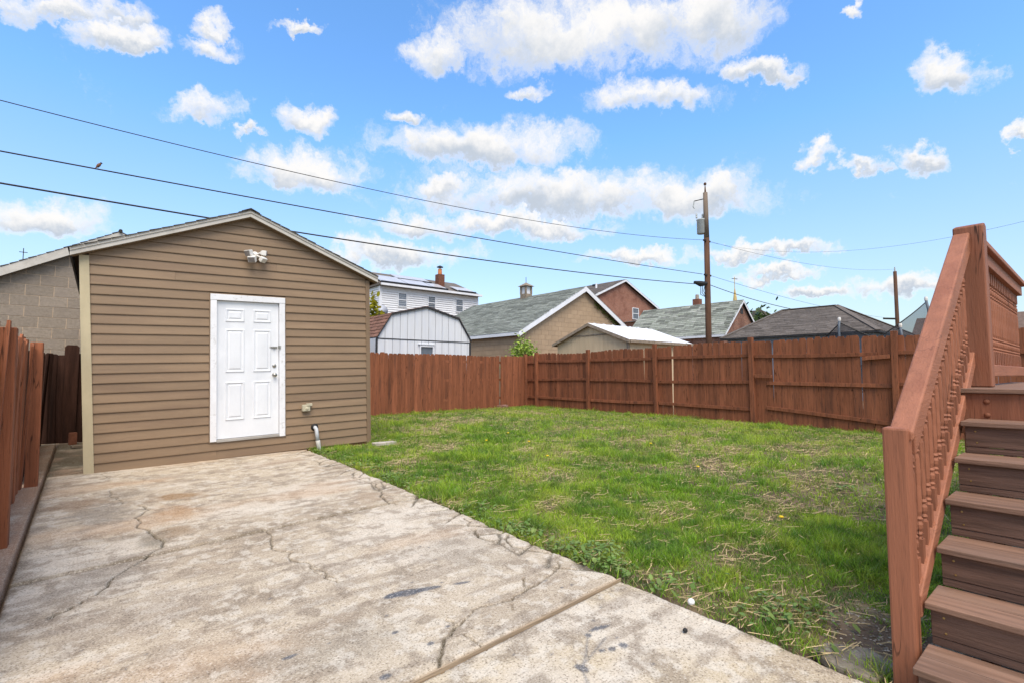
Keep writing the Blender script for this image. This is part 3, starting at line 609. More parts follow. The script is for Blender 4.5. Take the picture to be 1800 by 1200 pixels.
while True:
    z0 = .1138 + .1228*k; z1 = z0 + .1228
    if z0 > PZ-.03: break
    z1c = min(z1, PZ-.002); (a0, b0), (a1, b1) = xlim(z0), xlim(z1c)
    if .2 < z0 < 2.3:
        sboard(z0, z1c, a0, 1.272, a1, 1.272); sboard(z0, z1c, 2.278, b0, 2.278, b1)
    elif b0-a0 > 1.4 and k % 2:
        xs = random.uniform(a0+.5, b0-.5); sboard(z0, z1c, a0, xs, a1, xs); sboard(z0, z1c, xs+.0015, b0, xs+.0015, b1)
    else: sboard(z0, z1c, a0, b0, a1, b1)
    k += 1
MB().box(.0, 3.6, -.004, .02, -.16, -.002).build('sill_board', mat('sill_red', (.13, .055, .035), .9, .3, 8, (.3, 2, 2), rnd=0), shed)
m = MB(); m.v = [(-.045, -.032, -.02), (.055, -.032, -.02), (.055, .09, -.02), (-.045, .09, -.02), (-.118, -.032, 2.675), (-.022, -.032, 2.675), (-.022, .09, 2.675), (-.118, .09, 2.675)]
m.f = [(0, 3, 2, 1), (4, 5, 6, 7), (0, 1, 5, 4), (1, 2, 6, 5), (2, 3, 7, 6), (3, 0, 4, 7)]
o = m.build('corner_board', TRIMC, shed, bevel=.003); o['label'] = 'cream corner board at the left edge'
MB().box(3.553, 3.622, -.026, .06, -.08, 2.68).build('corner_board', TRIMB, shed, bevel=.003)
for s in (-1, 1):      # roof slopes: deck, rake board, shingle layer, eave fascia
    xe = -.2 if s < 0 else 3.735; ze = 3.53 - SL*abs(xe-PX)
    MB().prism([(PX, -.09, 3.53), (xe, -.09, ze), (xe, -.09, ze-.03), (PX, -.09, 3.50)], (0, 3.86, 0)).build('roof_deck', CORE, shed)
    MB().prism([(PX, -.112, 3.535), (xe, -.112, ze+.005), (xe, -.112, ze-.088), (PX, -.112, 3.442)], (0, .021, 0)).build('rake_board', FASCIA, shed, bevel=.003)
    MB().prism([(PX, -.124, 3.537), (xe, -.124, ze+.007), (xe, -.124, ze-.03), (PX, -.124, 3.50)], (0, .011, 0)).build('rake_board', FASCIA, shed)
    MB().prism([(PX, -.09, 3.444), (xe, -.09, ze-.086), (xe, -.09, ze-.096), (PX, -.09, 3.434)], (0, .088, 0)).build('soffit', TRIMB, shed)
    MB().box(min(xe, xe-s*.02), max(xe, xe-s*.02), -.085, 3.75, ze-.10, ze-.002).build('eave_fascia', DARKT if s < 0 else TRIMB, shed)
    eu, ev = Vector((0, 1, 0)), Vector((PX-xe, 0, 3.53-ze)).normalized(); en = Vector((-ev.z, 0, ev.x)) if s < 0 else Vector((ev.z*1, 0, -ev.x))*-1
    if en.z < 0: en = -en
    Ls = math.hypot(PX-xe, 3.53-ze)
    courses([(-.14, -.02), (3.8, -.02), (3.8, Ls), (-.14, Ls)], .3, .14, .006, ((xe, 0, ze+.004), eu, ev, en), .006, DARKSH, 'shingles', shed, False, .003, .008, 'rand', 'stuff')
MB().prism([(PX-.12, -.135, 3.50), (PX, -.135, 3.555), (PX+.12, -.135, 3.50), (PX+.12, -.135, 3.512), (PX, -.135, 3.568), (PX-.12, -.135, 3.512)], (0, 3.95, 0)).build('ridge_cap', DARKSH, shed)
# door
for q in ((1.283, 1.362, .235, 2.29, 0), (2.186, 2.266, .222, 2.29, 0)): MB().box(q[0], q[1], -.034, .05, q[2], 2.207).build('door_casing', WHITEJ, shed, bevel=.004)
MB().box(1.281, 2.268, -.037, .05, 2.208, 2.293).build('door_casing', WHITEJ, shed, bevel=.004)
for q in ((1.270, 1.2825, .222, 2.308), (2.2665, 2.279, .205, 2.308)): MB().box(q[0], q[1], -.022, .0, q[2], q[3]).build('channel_trim', TRIMB, shed)
MB().box(1.2826, 2.2664, -.022, .0, 2.294, 2.308).build('channel_trim', TRIMB, shed)
MB().box(1.363, 2.185, -.03, .06, .222, .258).build('threshold', mat('threshold_grey', (.38, .36, .33), .6, .2, 5, (.3, 2, 2), rnd=0), shed, bevel=.004)
DX0, DX1, DZ0, DZ1 = 1.366, 2.182, .264, 2.203
door = MB().box(DX0, DX1, .006, .05, DZ0, DZ1).build('door', WHITEP, shed, bevel=.002)
def panel(a, b, t, u):
    x0, x1 = DX0+(DX1-DX0)*a, DX0+(DX1-DX0)*b; zt, zb = DZ1-(DZ1-DZ0)*t, DZ1-(DZ1-DZ0)*u
    m = MB(); rings = ((0, .007), (.006, -.004), (.018, -.004), (.028, .0045), (.040, .0045), (.056, -.003))
    for d, y in rings: m.v += [(x0+d, y, zb+d), (x1-d, y, zb+d), (x1-d, y, zt-d), (x0+d, y, zt-d)]
    for r in range(len(rings)-1): m.f += [(4*r+j, 4*r+(j+1) % 4, 4*r+4+(j+1) % 4, 4*r+4+j) for j in range(4)]
    n = 4*(len(rings)-1); m.f.append((n, n+1, n+2, n+3)); m.build('panel', WHITEP, door)
for t, u in ((.055, .15), (.205, .52), (.59, .87)): panel(.13, .43, t, u); panel(.57, .87, t, u)
MB().lathe([(-.006, .03), (.004, .03), (.008, .014), (.028, .013), (.034, .026), (.048, .031), (.06, .024), (.064, .006)], (2.12, .006, 1.141), 14, '-y').build('knob', METAL, door, True)
MB().lathe([(-.006, .029), (.010, .028), (.016, .020), (.018, .004)], (2.12, .006, 1.277), 14, '-y').build('deadbolt', METAL, door, True)
hs_ = MB(); hs_.box(2.055, 2.16, -.004, .005, 1.535, 1.562); hs_.box(2.10, 2.125, -.022, -.004, 1.54, 1.557); hs_.box(2.163, 2.20, -.044, -.0345, 1.525, 1.575)
hs_.build('hasp', METAL, door)
def shed_pt(x, y, z): return shed.matrix_world @ Vector((x, y, z))
SR = shed.matrix_world.to_euler()
def on_shed(name, label, cat, x, y, z):
    t = thing(name, label, cat); t.location = shed_pt(x, y, z); t.rotation_euler = SR; return t
# security light
t = on_shed('security_light', 'white floodlight cluster high on the shed gable above the door', 'light', 1.847, -.017, 2.90)
MB().lathe([(0, .055), (.02, .055), (.035, .045), (.05, .03), (.055, .005)], (0, 0, 0), 14, '-y').build('base', PLASTIC, t, True)
def head(c, d, w, L, name='lamp_head', round_=False):
    c, d = Vector(c), Vector(d).normalized(); r = d.cross(Vector((0, 0, 1))).normalized(); u = r.cross(d)
    m = MB()
    for s_, k_ in ((0, .55), (.3, 1), (1, 1.05)):
        for a, b in ((-1, -1), (1, -1), (1, 1), (-1, 1)): m.v.append(tuple(c + d*L*s_ + r*a*w*k_/2 + u*b*w*.85*k_/2))
    m.f = [(3, 2, 1, 0)] + [(4*q+j, 4*q+(j+1) % 4, 4*q+4+(j+1) % 4, 4*q+4+j) for q in (0, 1) for j in range(4)] + [(8, 9, 10, 11)]
    h = m.build(name, PLASTIC, t, bevel=.006)
    l = MB(); e = c + d*(L+.002)
    l.prism([e + r*a*w*.42 + u*b*w*.36 for a, b in ((-1, -1), (1, -1), (1, 1), (-1, 1))], d*.006)
    if name == 'lamp_head': l.build('lens', LENSM, h)
    MB().tube([(0, -.03, 0), tuple(c)], .012, 6).build('arm', PLASTIC, t)
head((-.055, -.075, .025), (-.8, -.5, -.35), .10, .085)
head((.06, -.07, .03), (.95, -.35, -.10), .085, .085)
head((-.035, -.085, -.05), (-.45, -.7, -.55), .10, .085)
head((.07, -.075, -.035), (.35, -.55, -.65), .085, .08, 'motion_sensor')
# outlet box and drain pipe
t = on_shed('outlet_box', 'small weathered beige outlet box low on the shed siding', 'outlet', 2.575, -.017, .624)
MB().box(-.07, .045, -.06, 0, -.055, .045).build('box', BOXM, t, bevel=.008); MB().box(-.01, .075, -.066, -.008, .02, .062).build('cover', BOXM, t, bevel=.006)
MB().lathe([(0, .024), (.012, .02), (.016, .004)], (-.005, -.06, -.01), 10, '-y').build('knockout', BOXM, t)
t = on_shed('drain_pipe', 'grey drain pipe with black collar running down the shed wall', 'pipe', 2.70, -.014, .31)
MB().lathe([(0, .055), (.012, .055), (.02, .04), (.03, .034)], (0, 0, 0), 14, '-y').build('collar', BLACK, t, True)
MB().tube([(0, -.0, 0), (0, -.045, -.005), (.004, -.075, -.03), (.010, -.085, -.10), (.022, -.088, -.22)], .028, 12).build('pipe', PIPE, t, True)
MB().tube([(.021, -.088, -.20), (.028, -.09, -.25), (.036, -.095, -.30), (.046, -.10, -.41)], [.033, .033, .03, .03], 12).build('pipe', mat('pipe_pale', (.50, .49, .45), .6, .1, 8, rnd=0), t, True)
p_ = MB().box(3.62, 4.0, 7.72, 7.86, -1.22, float(G(3.8, 7.8))+.03).build('paver', mat('paver_pale', (.42, .38, .32), .9, .2, 10, rnd=0), bevel=.008); tag(p_, 'pale concrete paver lying in the grass at the shed corner', 'paver')

# ---------------------------------------------------------------- fences
def picket_mesh(w, h, m, ear=.03, th=.017, bow=0.0):
    mb = MB(); zs = [0, h*.33, h*.66]
    L = [(-w/2 + bow*math.sin(z/h*3.1), z) for z in zs] + [(-w/2, h-ear)]; Rr = [(w/2 + bow*math.sin(z/h*3.1), z) for z in zs] + [(w/2, h-ear)]
    poly = [(x, -th/2, z) for x, z in Rr] + ([(w/2-ear, -th/2, h), (-w/2+ear, -th/2, h)] if ear else []) + [(x, -th/2, z) for x, z in reversed(L)]
    mb.prism(poly, (0, th, 0)); return mb.mesh('picket', m)
def post(parent, x, y, z0, z1, m, w=.09, cap=False, tilt=(0, 0)):
    o = MB().box(-w/2, w/2, -w/2, w/2, 0, z1-z0).build('post', m, parent, bevel=.008); o.location = (x, y, z0); o.rotation_euler = (tilt[0], tilt[1], 0); return o
# right fence: rails face the yard
rf = thing('wooden_fence', 'red brown picket fence with rails and posts along the right of the lawn', 'fence')
pm = [picket_mesh(w, 1.0, FENCE, e) for w, e in ((.143, .026), (.141, .034), (.145, .022), (.142, .03))]
pz = [12.98, 12.43, 10.15, 7.78, 5.24, 2.59, .1, -1.6]
ptop = [.66, .70, .70, .76, .80, .775, .78, .78]
y = 13.0; gaps = {10.02: .03, 7.62: .025, 7.2: .035}
while y > -1.6:
    g0 = float(G(11.64, y)) - .02
    seg = np.interp(-y, [-q for q in pz], ptop)
    top = float(seg) - .05 + random.uniform(-.010, .010) + .02*math.sin(y*2.2)
    o = link('picket', random.choice(pm), rf, loc=(11.647 + random.uniform(-.004, .004), y, g0), rot=(random.uniform(-.006, .006), random.uniform(-.012, .012), math.pi/2 + random.uniform(-.02, .02)))
    o.scale = (1, 1, top-g0)
    y -= .1365 + random.uniform(0, .004)
    for q, gp in gaps.items():
        if abs(y-q) < .07: y -= gp
for i, (py, pt) in enumerate(zip(pz, ptop)): post(rf, 11.588, py, float(G(11.6, py))-.15, pt + (.0 if i < 2 else .02), FENCE, .10, tilt=(random.uniform(-.01, .01), random.uniform(-.02, .01)))
def rail(parent, a, b, m=FENCE, h=.075, d=.036):
    n = 7; mb = MB(); a, b = Vector(a), Vector(b); sag = random.uniform(-.02, .012)
    pts = [a.lerp(b, k/(n-1)) + Vector((0, 0, sag*math.sin(k/(n-1)*math.pi))) for k in range(n)]
    r = (b-a).cross(Vector((0, 0, 1))).normalized()
    for p in pts:
        for s_, u_ in ((-1, -1), (1, -1), (1, 1), (-1, 1)): mb.v.append(tuple(p + r*s_*d/2 + Vector((0, 0, u_*h/2))))
    for k in range(n-1): mb.f += [(4*k+j, 4*k+(j+1) % 4, 4*k+4+(j+1) % 4, 4*k+4+j) for j in range(4)]
    mb.f += [(3, 2, 1, 0), (4*n-4, 4*n-3, 4*n-2, 4*n-1)]
    return mb.build('rail', m, parent, bevel=.004)
for i in range(len(pz)-1):
    for lv, dz in ((1.50, 0), (.90, 0), (.29, 0)):
        y0, y1 = pz[i]-.052, pz[i+1]+.052; za, zb = float(G(11.6, y0))+lv+random.uniform(-.03, .03), float(G(11.6, y1))+lv+random.uniform(-.03, .03)
        if i == 0: za = zb = za-.02
        if i == 4:
            if lv == 1.5: y1 = 2.86; rail(rf, (11.585, 3.10, za-.10), (11.585, 2.645, zb-.05))
            if lv == .9: y0 = 4.93; rail(rf, (11.575, 5.18, za+.16), (11.575, 4.80, za+.15))
            if lv == .29: za += .05; zb -= .10; y0 = 4.95
        rail(rf, (11.617, y0, za), (11.617, y1, zb))
# back fence: smooth side to the yard
bf = thing('wooden_fence', 'red brown picket fence without rails behind the lawn beside the shed', 'fence')
def bpos(x): return 12.42 + .080*(x-4)
x = 3.7
while x < 11.5:
    sec = 0 if x < 8.02 else 1 if x < 10.35 else 2
    y = bpos(x) + (0, .045, -.03)[sec]; g0 = float(G(x, y))-.02; top = .565 + (0, .0, .02)[sec] + random.uniform(-.006, .006) + .012*math.sin(x*1.7)
    o = link('picket', random.choice(pm), bf, loc=(x, y, g0), rot=(random.uniform(-.006, .006), random.uniform(-.008, .008), .08 + random.uniform(-.015, .015))); o.scale = (1, 1, top-g0)
    nx = x + .136 + random.uniform(0, .003)
    if x < 8.02 <= nx or x < 10.35 <= nx: nx += .012
    x = nx
for px_ in (4.2, 6.1, 8.06, 10.36, 11.5): post(bf, px_, bpos(px_)+.085, float(G(px_, 12.7))-.1, .58, FENCE, .09)
for lv in (.3, .9, 1.45): rail(bf, (3.7, bpos(3.7)+.045, -1.11+lv), (11.5, bpos(11.5)+.062, -1.09+lv))
b_ = MB().box(-.19, .19, -.07, .07, 0, .10).build('brick', mat('old_brick', (.26, .13, .10), .9, .3, 12, rnd=0, c2=(.35, .28, .25), c2amt=.6, c2s=6), bevel=.006)
b_.location = (10.35, bpos(10.35)-.2, float(G(10.35, 12.7))-.02); b_.rotation_euler.z = .1; tag(b_, 'loose brick lying at the foot of the back fence corner', 'brick')
# left fence, leaning and warped
lf = thing('wooden_fence', 'leaning warped orange brown picket fence at the left edge', 'fence')
pl = [picket_mesh(w, 1.62, FENCE_L, e, .02, b) for w, e, b in ((.13, .0, .012), (.115, .03, -.012), (.14, .035, .006), (.125, .0, -.006))]
y = 3.3; k = 0
while y < 7.62:
    g0 = float(G(-.45, y)) - .01
    o = link('picket', pl[k % 4], lf, loc=(-.505 + random.uniform(-.012, .012), y, g0), rot=(random.uniform(-.03, .03), random.uniform(-.022, .02), math.pi/2 + random.uniform(-.12, .12)))
    o.scale = (1, 1, 1 + random.uniform(-.02, .03) + (.02 if y < 6 else -.01)); y += .127 + random.uniform(-.008, .016); k += 1
for yy, w in ((3.05, .12), (5.38, .12), (7.72, .11)): post(lf, -.415 if yy > 7 else -.455, yy, float(G(-.4, yy))-.05, .345, FENCE_L, w, tilt=(.0, -.012))
for lv in (.35, 1.3): rail(lf, (-.545, 3.0, -1.27+lv), (-.545, 7.7, -1.24+lv), FENCE_L)
# dark fence closing the passage beside the shed
df = thing('dark_fence', 'dark weathered picket fence closing the gap behind the shed', 'fence')
pd = [picket_mesh(w, 1.5, FENCE_D, e, .018, b) for w, e, b in ((.13, .0, .01), (.11, .02, -.01), (.135, .03, 0))]
y = 7.9
while y < 11.3:
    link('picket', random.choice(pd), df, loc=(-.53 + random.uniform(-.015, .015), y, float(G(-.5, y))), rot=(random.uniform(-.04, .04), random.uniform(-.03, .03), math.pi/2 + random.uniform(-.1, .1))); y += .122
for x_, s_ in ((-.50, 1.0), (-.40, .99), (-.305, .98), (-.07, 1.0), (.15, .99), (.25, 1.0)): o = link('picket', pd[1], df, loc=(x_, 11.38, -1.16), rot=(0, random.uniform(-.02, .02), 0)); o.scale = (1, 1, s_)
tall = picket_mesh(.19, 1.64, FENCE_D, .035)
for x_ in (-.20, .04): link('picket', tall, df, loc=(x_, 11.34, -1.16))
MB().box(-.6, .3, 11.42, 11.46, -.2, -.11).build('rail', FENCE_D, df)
b_ = MB().box(-.05, .05, -.03, .03, 0, .2).build('brick', BRICK1, bevel=.005); b_.location = (-.13, 11.1, float(G(-.1, 11.1))-.01); b_.rotation_euler = (0, 0, .3); tag(b_, 'upright brick in the dark passage beside the shed', 'brick')
b_ = MB().box(-.14, .14, -.05, .05, 0, .04).build('board_offcut', WOODT, bevel=.003); b_.location = (.0, 10.6, float(G(0, 10.6))+.0); b_.rotation_euler = (0, 0, .2); tag(b_, 'short board lying in the dark passage beside the shed', 'board')

# ---------------------------------------------------------------- deck stairs
st = thing('deck_stairs', 'brown composite stairs with red brown painted handrail at the right edge', 'stairs')
X0, RUN, Z0, RISE = 2.532, .255, -1.331, .177
YE, YN = .555, -.85
for i in range(6):
    xn, zt = X0+RUN*i, Z0+RISE*(i+1)
    for a, b in ((0, .137), (.140, .277)): MB().box(xn+a, xn+b, YN, YE + .004*(i % 2), zt-.027, zt).build('tread_board', TREAD, st, bevel=.004)
    zb = (zt-RISE if i else float(G(2.55, .4))-.02)
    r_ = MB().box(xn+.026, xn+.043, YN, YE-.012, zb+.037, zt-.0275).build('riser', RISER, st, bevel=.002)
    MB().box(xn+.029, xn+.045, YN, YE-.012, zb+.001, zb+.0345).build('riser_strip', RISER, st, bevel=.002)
    for (yy, zz) in ((YE-.055, zt-.055), (YE-.06, zb+.06), (YE-.36, zt-.055), (YE-.365, zb+.06)): MB().lathe([(-.001, .0055), (.0015, .0045), (.002, .001)], (xn+.026, yy, zz), 7, '-x').build('screw', mat('brass_screw', (.42, .30, .12), .4, .1, 5, bump=0, rnd=0, metal=1), r_)
for yy in (.36, -.1, -.6): MB().prism([(X0+.10, yy, Z0-.05), (X0+.35, yy, Z0-.05), (4.08, yy, -.55), (4.08, yy, -.34), (X0+.10, yy, Z0-.02)], (0, .038, 0)).build('stringer', RAILV, st)
MB().box(4.088, 4.13, YN, .64, -.36, -.118).build('rim_joist', RAILV, st, bevel=.004)
for zz in (-.165, -.245): MB().lathe([(0, .016), (.006, .0145), (.011, .008), (.012, .001)], (4.088, .475, zz), 10, '-x').build('bolt', RAILV, st, True)
for k in range(24): MB().box(4.062+.142*k, 4.062+.139+.142*k, YN, .655, -.117, -.089).build('deck_board', TREAD, st, bevel=.004)
MB().box(4.14, 7.4, .615, .652, -.36, -.12).build('side_joist', RAILV, st)
MB().box(4.2, 4.3, .5, .6, -1.4, -.12).build('deck_post', RAILV, st); MB().box(7.2, 7.3, .5, .6, -1.4, -.12).build('deck_post', RAILV, st)
o = MB().box(2.70, 2.79, .572, .662, float(G(2.75, .6))-.03, -.236).build('newel_post', RAILV, st, bevel=.010)
o = MB().prism([(4.49, .49, -.088), (4.63, .49, -.088), (4.63, .49, 1.0), (4.58, .49, 1.012), (4.49, .49, .985)], (0, .155, 0)).build('newel_post', RAILV, st, bevel=.009)
SLP = .68
def zt_(x): return -.212 + SLP*(x-2.79)
d_ = Vector((1, 0, SLP)).normalized(); u_ = Vector((-SLP, 0, 1)).normalized()
def sloped(name, x0, x1, z_at, y0, y1, th, bev=.006):
    a, b = Vector((x0, 0, z_at(x0))), Vector((x1, 0, z_at(x1)))
    poly = [a, b, b - Vector((0, 0, th)), a - Vector((0, 0, th))]
    return MB().prism([(p.x, y0, p.z) for p in poly], (0, y1-y0, 0)).build(name, RAILP, st, bevel=bev)
sloped('handrail', 2.735, 4.49, zt_, .556, .645, .044, .009)
sloped('handrail_side', 2.792, 4.489, lambda x: zt_(x)-.0445, .560, .597, .10)
zb_ = lambda x: -.955 + .645*(x-2.79)
sloped('bottom_rail', 2.79, 4.50, zb_, .566, .626, .095)
def baluster_mesh(h):
    mb = MB(); q = .019
    def sq(z0, z1): mb.box(-q, q, -q, q, z0, z1)
    e = .30*h; a, b = e, h-e
    sq(0, .16*h); sq(.84*h, h)
    r = .0165
    prof = [(.16*h, .017), (.175*h, .012), (.19*h, .019), (.205*h, .012), (.225*h, .018), (.25*h, .0195), (.27*h, .0125), (.285*h, .0195), (.30*h, .0125), (.33*h, .017), (.42*h, .0185), (.5*h, .0165)]
    mb.lathe(prof + [(h-z, w) for z, w in reversed(prof[:-1])], (0, 0, 0), 8)
    return mb.mesh('baluster', RAILV)
bm_ = baluster_mesh(.715)
for k in range(20):
    x = 2.86 + .096*k
    if x > 4.47: break
    link('baluster', bm_, st, loc=(x, .60, zb_(x)-.02), rot=(0, 0, random.uniform(-.03, .03)))
MB().box(4.62, 7.3, .50, .64, .88, .918).build('handrail', RAILP, st, bevel=.006)
MB().box(4.63, 7.3, .535, .575, .79, .8795).build('handrail_side', RAILP, st, bevel=.004)
MB().box(4.63, 7.3, .535, .60, -.02, .065).build('bottom_rail', RAILP, st, bevel=.006)
bm2 = baluster_mesh(.77)
for k in range(24): link('baluster', bm2, st, loc=(4.72 + .108*k, .585, .05))
# small things on the ground
fs = MB(); P = [(2.69, .72), (2.90, .68), (2.96, .82), (2.86, .97), (2.74, 1.0), (2.68, .88)]
fs.prism([(a, b, float(G(a, b))-.05) for a, b in P], (0, 0, .046)); tag(fs.build('flagstone', STONE, bevel=.012), 'mossy grey flagstone sunk beside the stair post', 'stone')
o = MB().lathe([(-.019, .004), (-.015, .013), (-.007, .019), (.004, .020), (.013, .015), (.019, .005)], (2.69, 1.60, float(G(2.69, 1.6))+.012), 14).build('small_ball', mat('ball_white', (.75, .75, .74), .5, .05, 30, bump=.3, bs=200, rnd=0), None, True); tag(o, 'small white ball at the edge of the concrete and grass', 'ball')
o = MB().lathe([(-.008, .006), (-.002, .013), (.006, .012), (.012, .004)], (2.40, 1.465, float(G(2.4, 1.46))+.006), 7).build('pebble', BLACK); tag(o, 'small black pebble lying on the near concrete slab', 'pebble')
# ---------------------------------------------------------------- neighbouring buildings
GRD = -1.3
def gable_roof(parent, axis, a0, a1, e0, e1, ze, zr, m, trim, th=.06, over=.15, ph=.14, pw=.33, tilt=.012, rake=.16):
    """axis 'y': ridge along y; a0..a1 span of the ridge, e0..e1 the two eaves, ze at eaves, zr ridge"""
    mid = (e0+e1)/2
    def P(e, a, z): return (e, a, z) if axis == 'y' else (a, e, z)
    for s, e in ((-1, e0), (1, e1)):
        sl = (zr-ze)/abs(mid-e); eo = e + s*over; zo = ze - sl*over
        poly = [P(mid, a0-over, zr), P(eo, a0-over, zo), P(eo, a0-over, zo-th), P(mid, a0-over, zr-th)]
        ext = Vector(P(0, a1-a0+2*over, 0)); MB().prism(poly, ext).build('roof_deck', DARKT, parent)
        for aa in (a0-over-.03, a1+over+.002):
            q = [P(mid, aa, zr+.01), P(eo, aa, zo+.01), P(eo, aa, zo-rake), P(mid, aa, zr-rake)]
            MB().prism(q, P(0, .028, 0)).build('rake_board', trim, parent)
        MB().prism([P(eo, a0-over, zo-.002), P(eo+s*.03, a0-over, zo-.002), P(eo+s*.03, a0-over, zo-.15), P(eo, a0-over, zo-.15)], ext).build('eave_board', trim, parent)
        o = Vector(P(eo, a0-over-.04, zo+.002)); eu = Vector(P(0, 1, 0)); ev = (Vector(P(mid, 0, zr))-Vector(P(eo, 0, zo))); L = ev.length; ev.normalize(); en = Vector(P(-ev.z*(-s)*-1 if axis == 'y' else 0, 0, 0))
        en = eu.cross(ev); en = -en if en.z < 0 else en
        A = a1-a0+2*over+.08
        courses([(0, -.04), (A, -.04), (A, L), (0, L)], pw, ph, .012, (o, eu, ev, en), .004, m, 'shingles', parent, False, .004, tilt, 'rand', 'stuff')
def window(parent, o, eu, en, w, h, frame_m=WHITET):
    o, eu, en = Vector(o), Vector(eu), Vector(en); ez = Vector((0, 0, 1))
    def slab(u0, u1, v0, v1, d0, d1, m, name, par):
        return MB().prism([o+eu*u0+ez*v0+en*d0, o+eu*u1+ez*v0+en*d0, o+eu*u1+ez*v1+en*d0, o+eu*u0+ez*v1+en*d0], en*(d1-d0)).build(name, m, par)
    wd = slab(0, w, 0, h, 0, .02, GLASS, 'window', parent)
    f = .07*w
    for q in ((-f, 0, -f, h+f), (w, w+f, -f, h+f), (0, w, -f, 0), (0, w, h, h+f)): slab(*q, 0, .07, frame_m, 'frame', wd)
    slab(0, w, h*.48, h*.54, .02, .06, frame_m, 'sash_bar', wd)
# cinder block garage behind the left fence
bg_ = thing('block_garage', 'grey cinder block garage with white rake boards at the far left', 'garage')
Y0 = 13.2; xm, zr, sl = .42, 2.80, .56; xe0, xe1 = -3.0, 3.84; ze = zr - sl*(xm-xe0)
MB().prism([(xe0, Y0+.006, GRD), (xe1, Y0+.006, GRD), (xe1, Y0+.006, ze), (xm, Y0+.006, zr-.02), (xe0, Y0+.006, ze)], (0, 6, 0)).build('wall', MORTAR, bg_)
courses([(xe0, GRD), (xe1, GRD), (xe1, ze), (xm, zr-.03), (xe0, ze)],   .406, .2035, .013, ((0, Y0+.0065, 0), (1, 0, 0), (0, 0, 1), (0, -1, 0)), .007, BLOCK, 'block', bg_, True, .0015, u0=.06, v0=.056)
gable_roof(bg_, 'y', Y0, Y0+6, xe0, xe1, ze+.09, zr+.12, DARKSH, FASCIA, over=.12, rake=.17)
MB().tube([(xm, Y0-.2, zr+.125), (xm, Y0+6.2, zr+.125)], .035, 8).build('ridge_cap', DARKSH, bg_)
fc = thing('roof_cross', 'thin metal cross finial far behind the block garage roof', 'finial', (-5.2, 68, 0))
MB().box(-.3, .3, -.3, .3, -1.7, 9.0).build('tower', mat('far_stone', (.35, .32, .28), .9, rnd=0), fc)
MB().tube([(0, 0, 9.0), (0, 0, 12.2)], .035, 6).build('shaft', WIRE, fc); MB().tube([(-.3, 0, 11.8), (.3, 0, 11.8)], .035, 6).build('crossbar', WIRE, fc); MB().lathe([(9.0, .2), (10.6, .16), (10.9, .05)], (0, 0, 0), 8).build('base', mat('copper_green', (.2, .3, .22), .7, rnd=0), fc)
# white gambrel shed
gs = thing('gambrel_shed', 'white barn shaped shed with brown roof and black trim behind the back fence', 'shed')
YG = 14.6; prof = [(6.82, 1.10), (7.32, 1.88), (8.6, 2.20), (9.88, 1.90), (10.40, 1.14)]
MB().prism([(6.84, YG+.02, GRD), (10.38, YG+.02, GRD), (10.38, YG+.02, 1.12)] + [(x, YG+.02, z-.03) for x, z in reversed(prof[1:4])] + [(6.84, YG+.02, 1.10)], (0, 4.6, 0)).build('wall', GAMC, gs)
def gtop(x): return float(np.interp(x, [p[0] for p in prof], [p[1] for p in prof])) - .035
x = 6.85
while x < 10.36:
    xb = min(x+.262, 10.37)
    MB().prism([(x+.009, YG, 1.10), (xb-.009, YG, 1.10)] + [(q, YG, max(gtop(q), 1.11)) for q in ([xb-.009] + [p for p in (9.88, 8.6, 7.32) if x+.009 < p < xb-.009] + [x+.009])], (0, .018, 0)).build('panel', GAMB, gs)
    MB().box(x+.009, xb-.009, YG, YG+.018, GRD, 1.07).build('panel', GAMB, gs); x += .262
for k in range(8): MB().box(6.82, 6.838, YG+.05+.56*k, YG+.05+.56*k+.55, GRD, 1.09).build('panel', GAMB, gs)
MB().box(6.82, 10.40, YG-.012, YG, 1.07, 1.098).build('trim_band', DARKT, gs)
for xx in (6.83, 10.37): MB().box(xx-.035, xx+.035, YG-.016, YG-.002, GRD, 1.07).build('corner_trim', DARKT, gs)
for (xa, za), (xb, zb) in zip(prof[:-1], prof[1:]):
    MB().prism([(xa, YG-.06, za+.02), (xb, YG-.06, zb+.02), (xb, YG-.06, zb-.035), (xa, YG-.06, za-.035)], (0, .05, 0)).build('edge_trim', DARKT, gs)
    ev = Vector((xb-xa, 0, zb-za)); L = ev.length; ev.normalize(); eu = Vector((0, 1, 0)); en = Vector((-ev.z, 0, ev.x))
    if xa < 8: o = Vector((xa, YG-.05, za+.02))
    else: o = Vector((xb, YG-.05, zb+.02)); ev = -ev
    courses([(0, 0), (4.7, 0), (4.7, L), (0, L)], .33, .14, .012, (o, eu, ev, en), .004, BSH, 'shingles', gs, False, .003, .012, 'rand', 'stuff')
window(gs, (8.36, YG-.004, .30), (1, 0, 0), (0, -1, 0), .46, .58)
MB().box(8.28, 8.90, YG-.06, YG, .945, .975).build('window_head', GAMB, gs)
# white vinyl house with solar panels
wh = thing('white_house', 'two storey white vinyl house with solar panels and brick chimney', 'house')
YH, XH0, XH1 = 42.0, 19.95, 30.7; ZE = 7.95
MB().box(XH0, XH1, YH+.02, YH+9, GRD, ZE).build('wall', WHITEV, wh)
def laps(region_w, o, eu, en, parent):
    mb = MB(); o, eu, en = Vector(o), Vector(eu), Vector(en); z = 3.0
    while z < ZE-.02:
        z1 = min(z+.2, ZE-.02)
        a = [o+eu*0+Vector((0, 0, z))+en*.085, o+eu*region_w+Vector((0, 0, z))+en*.085, o+eu*region_w+Vector((0, 0, z1))+en*.006, o+Vector((0, 0, z1))+en*.006]
        i = len(mb.v); mb.v += [tuple(q) for q in a] + [tuple(o+Vector((0, 0, z))), tuple(o+eu*region_w+Vector((0, 0, z)))]
        mb.f += [(i, i+1, i+2, i+3), (i+4, i+5, i+1, i)]; z += .2
    mb.build('siding', WHITEV, parent, kind='stuff')
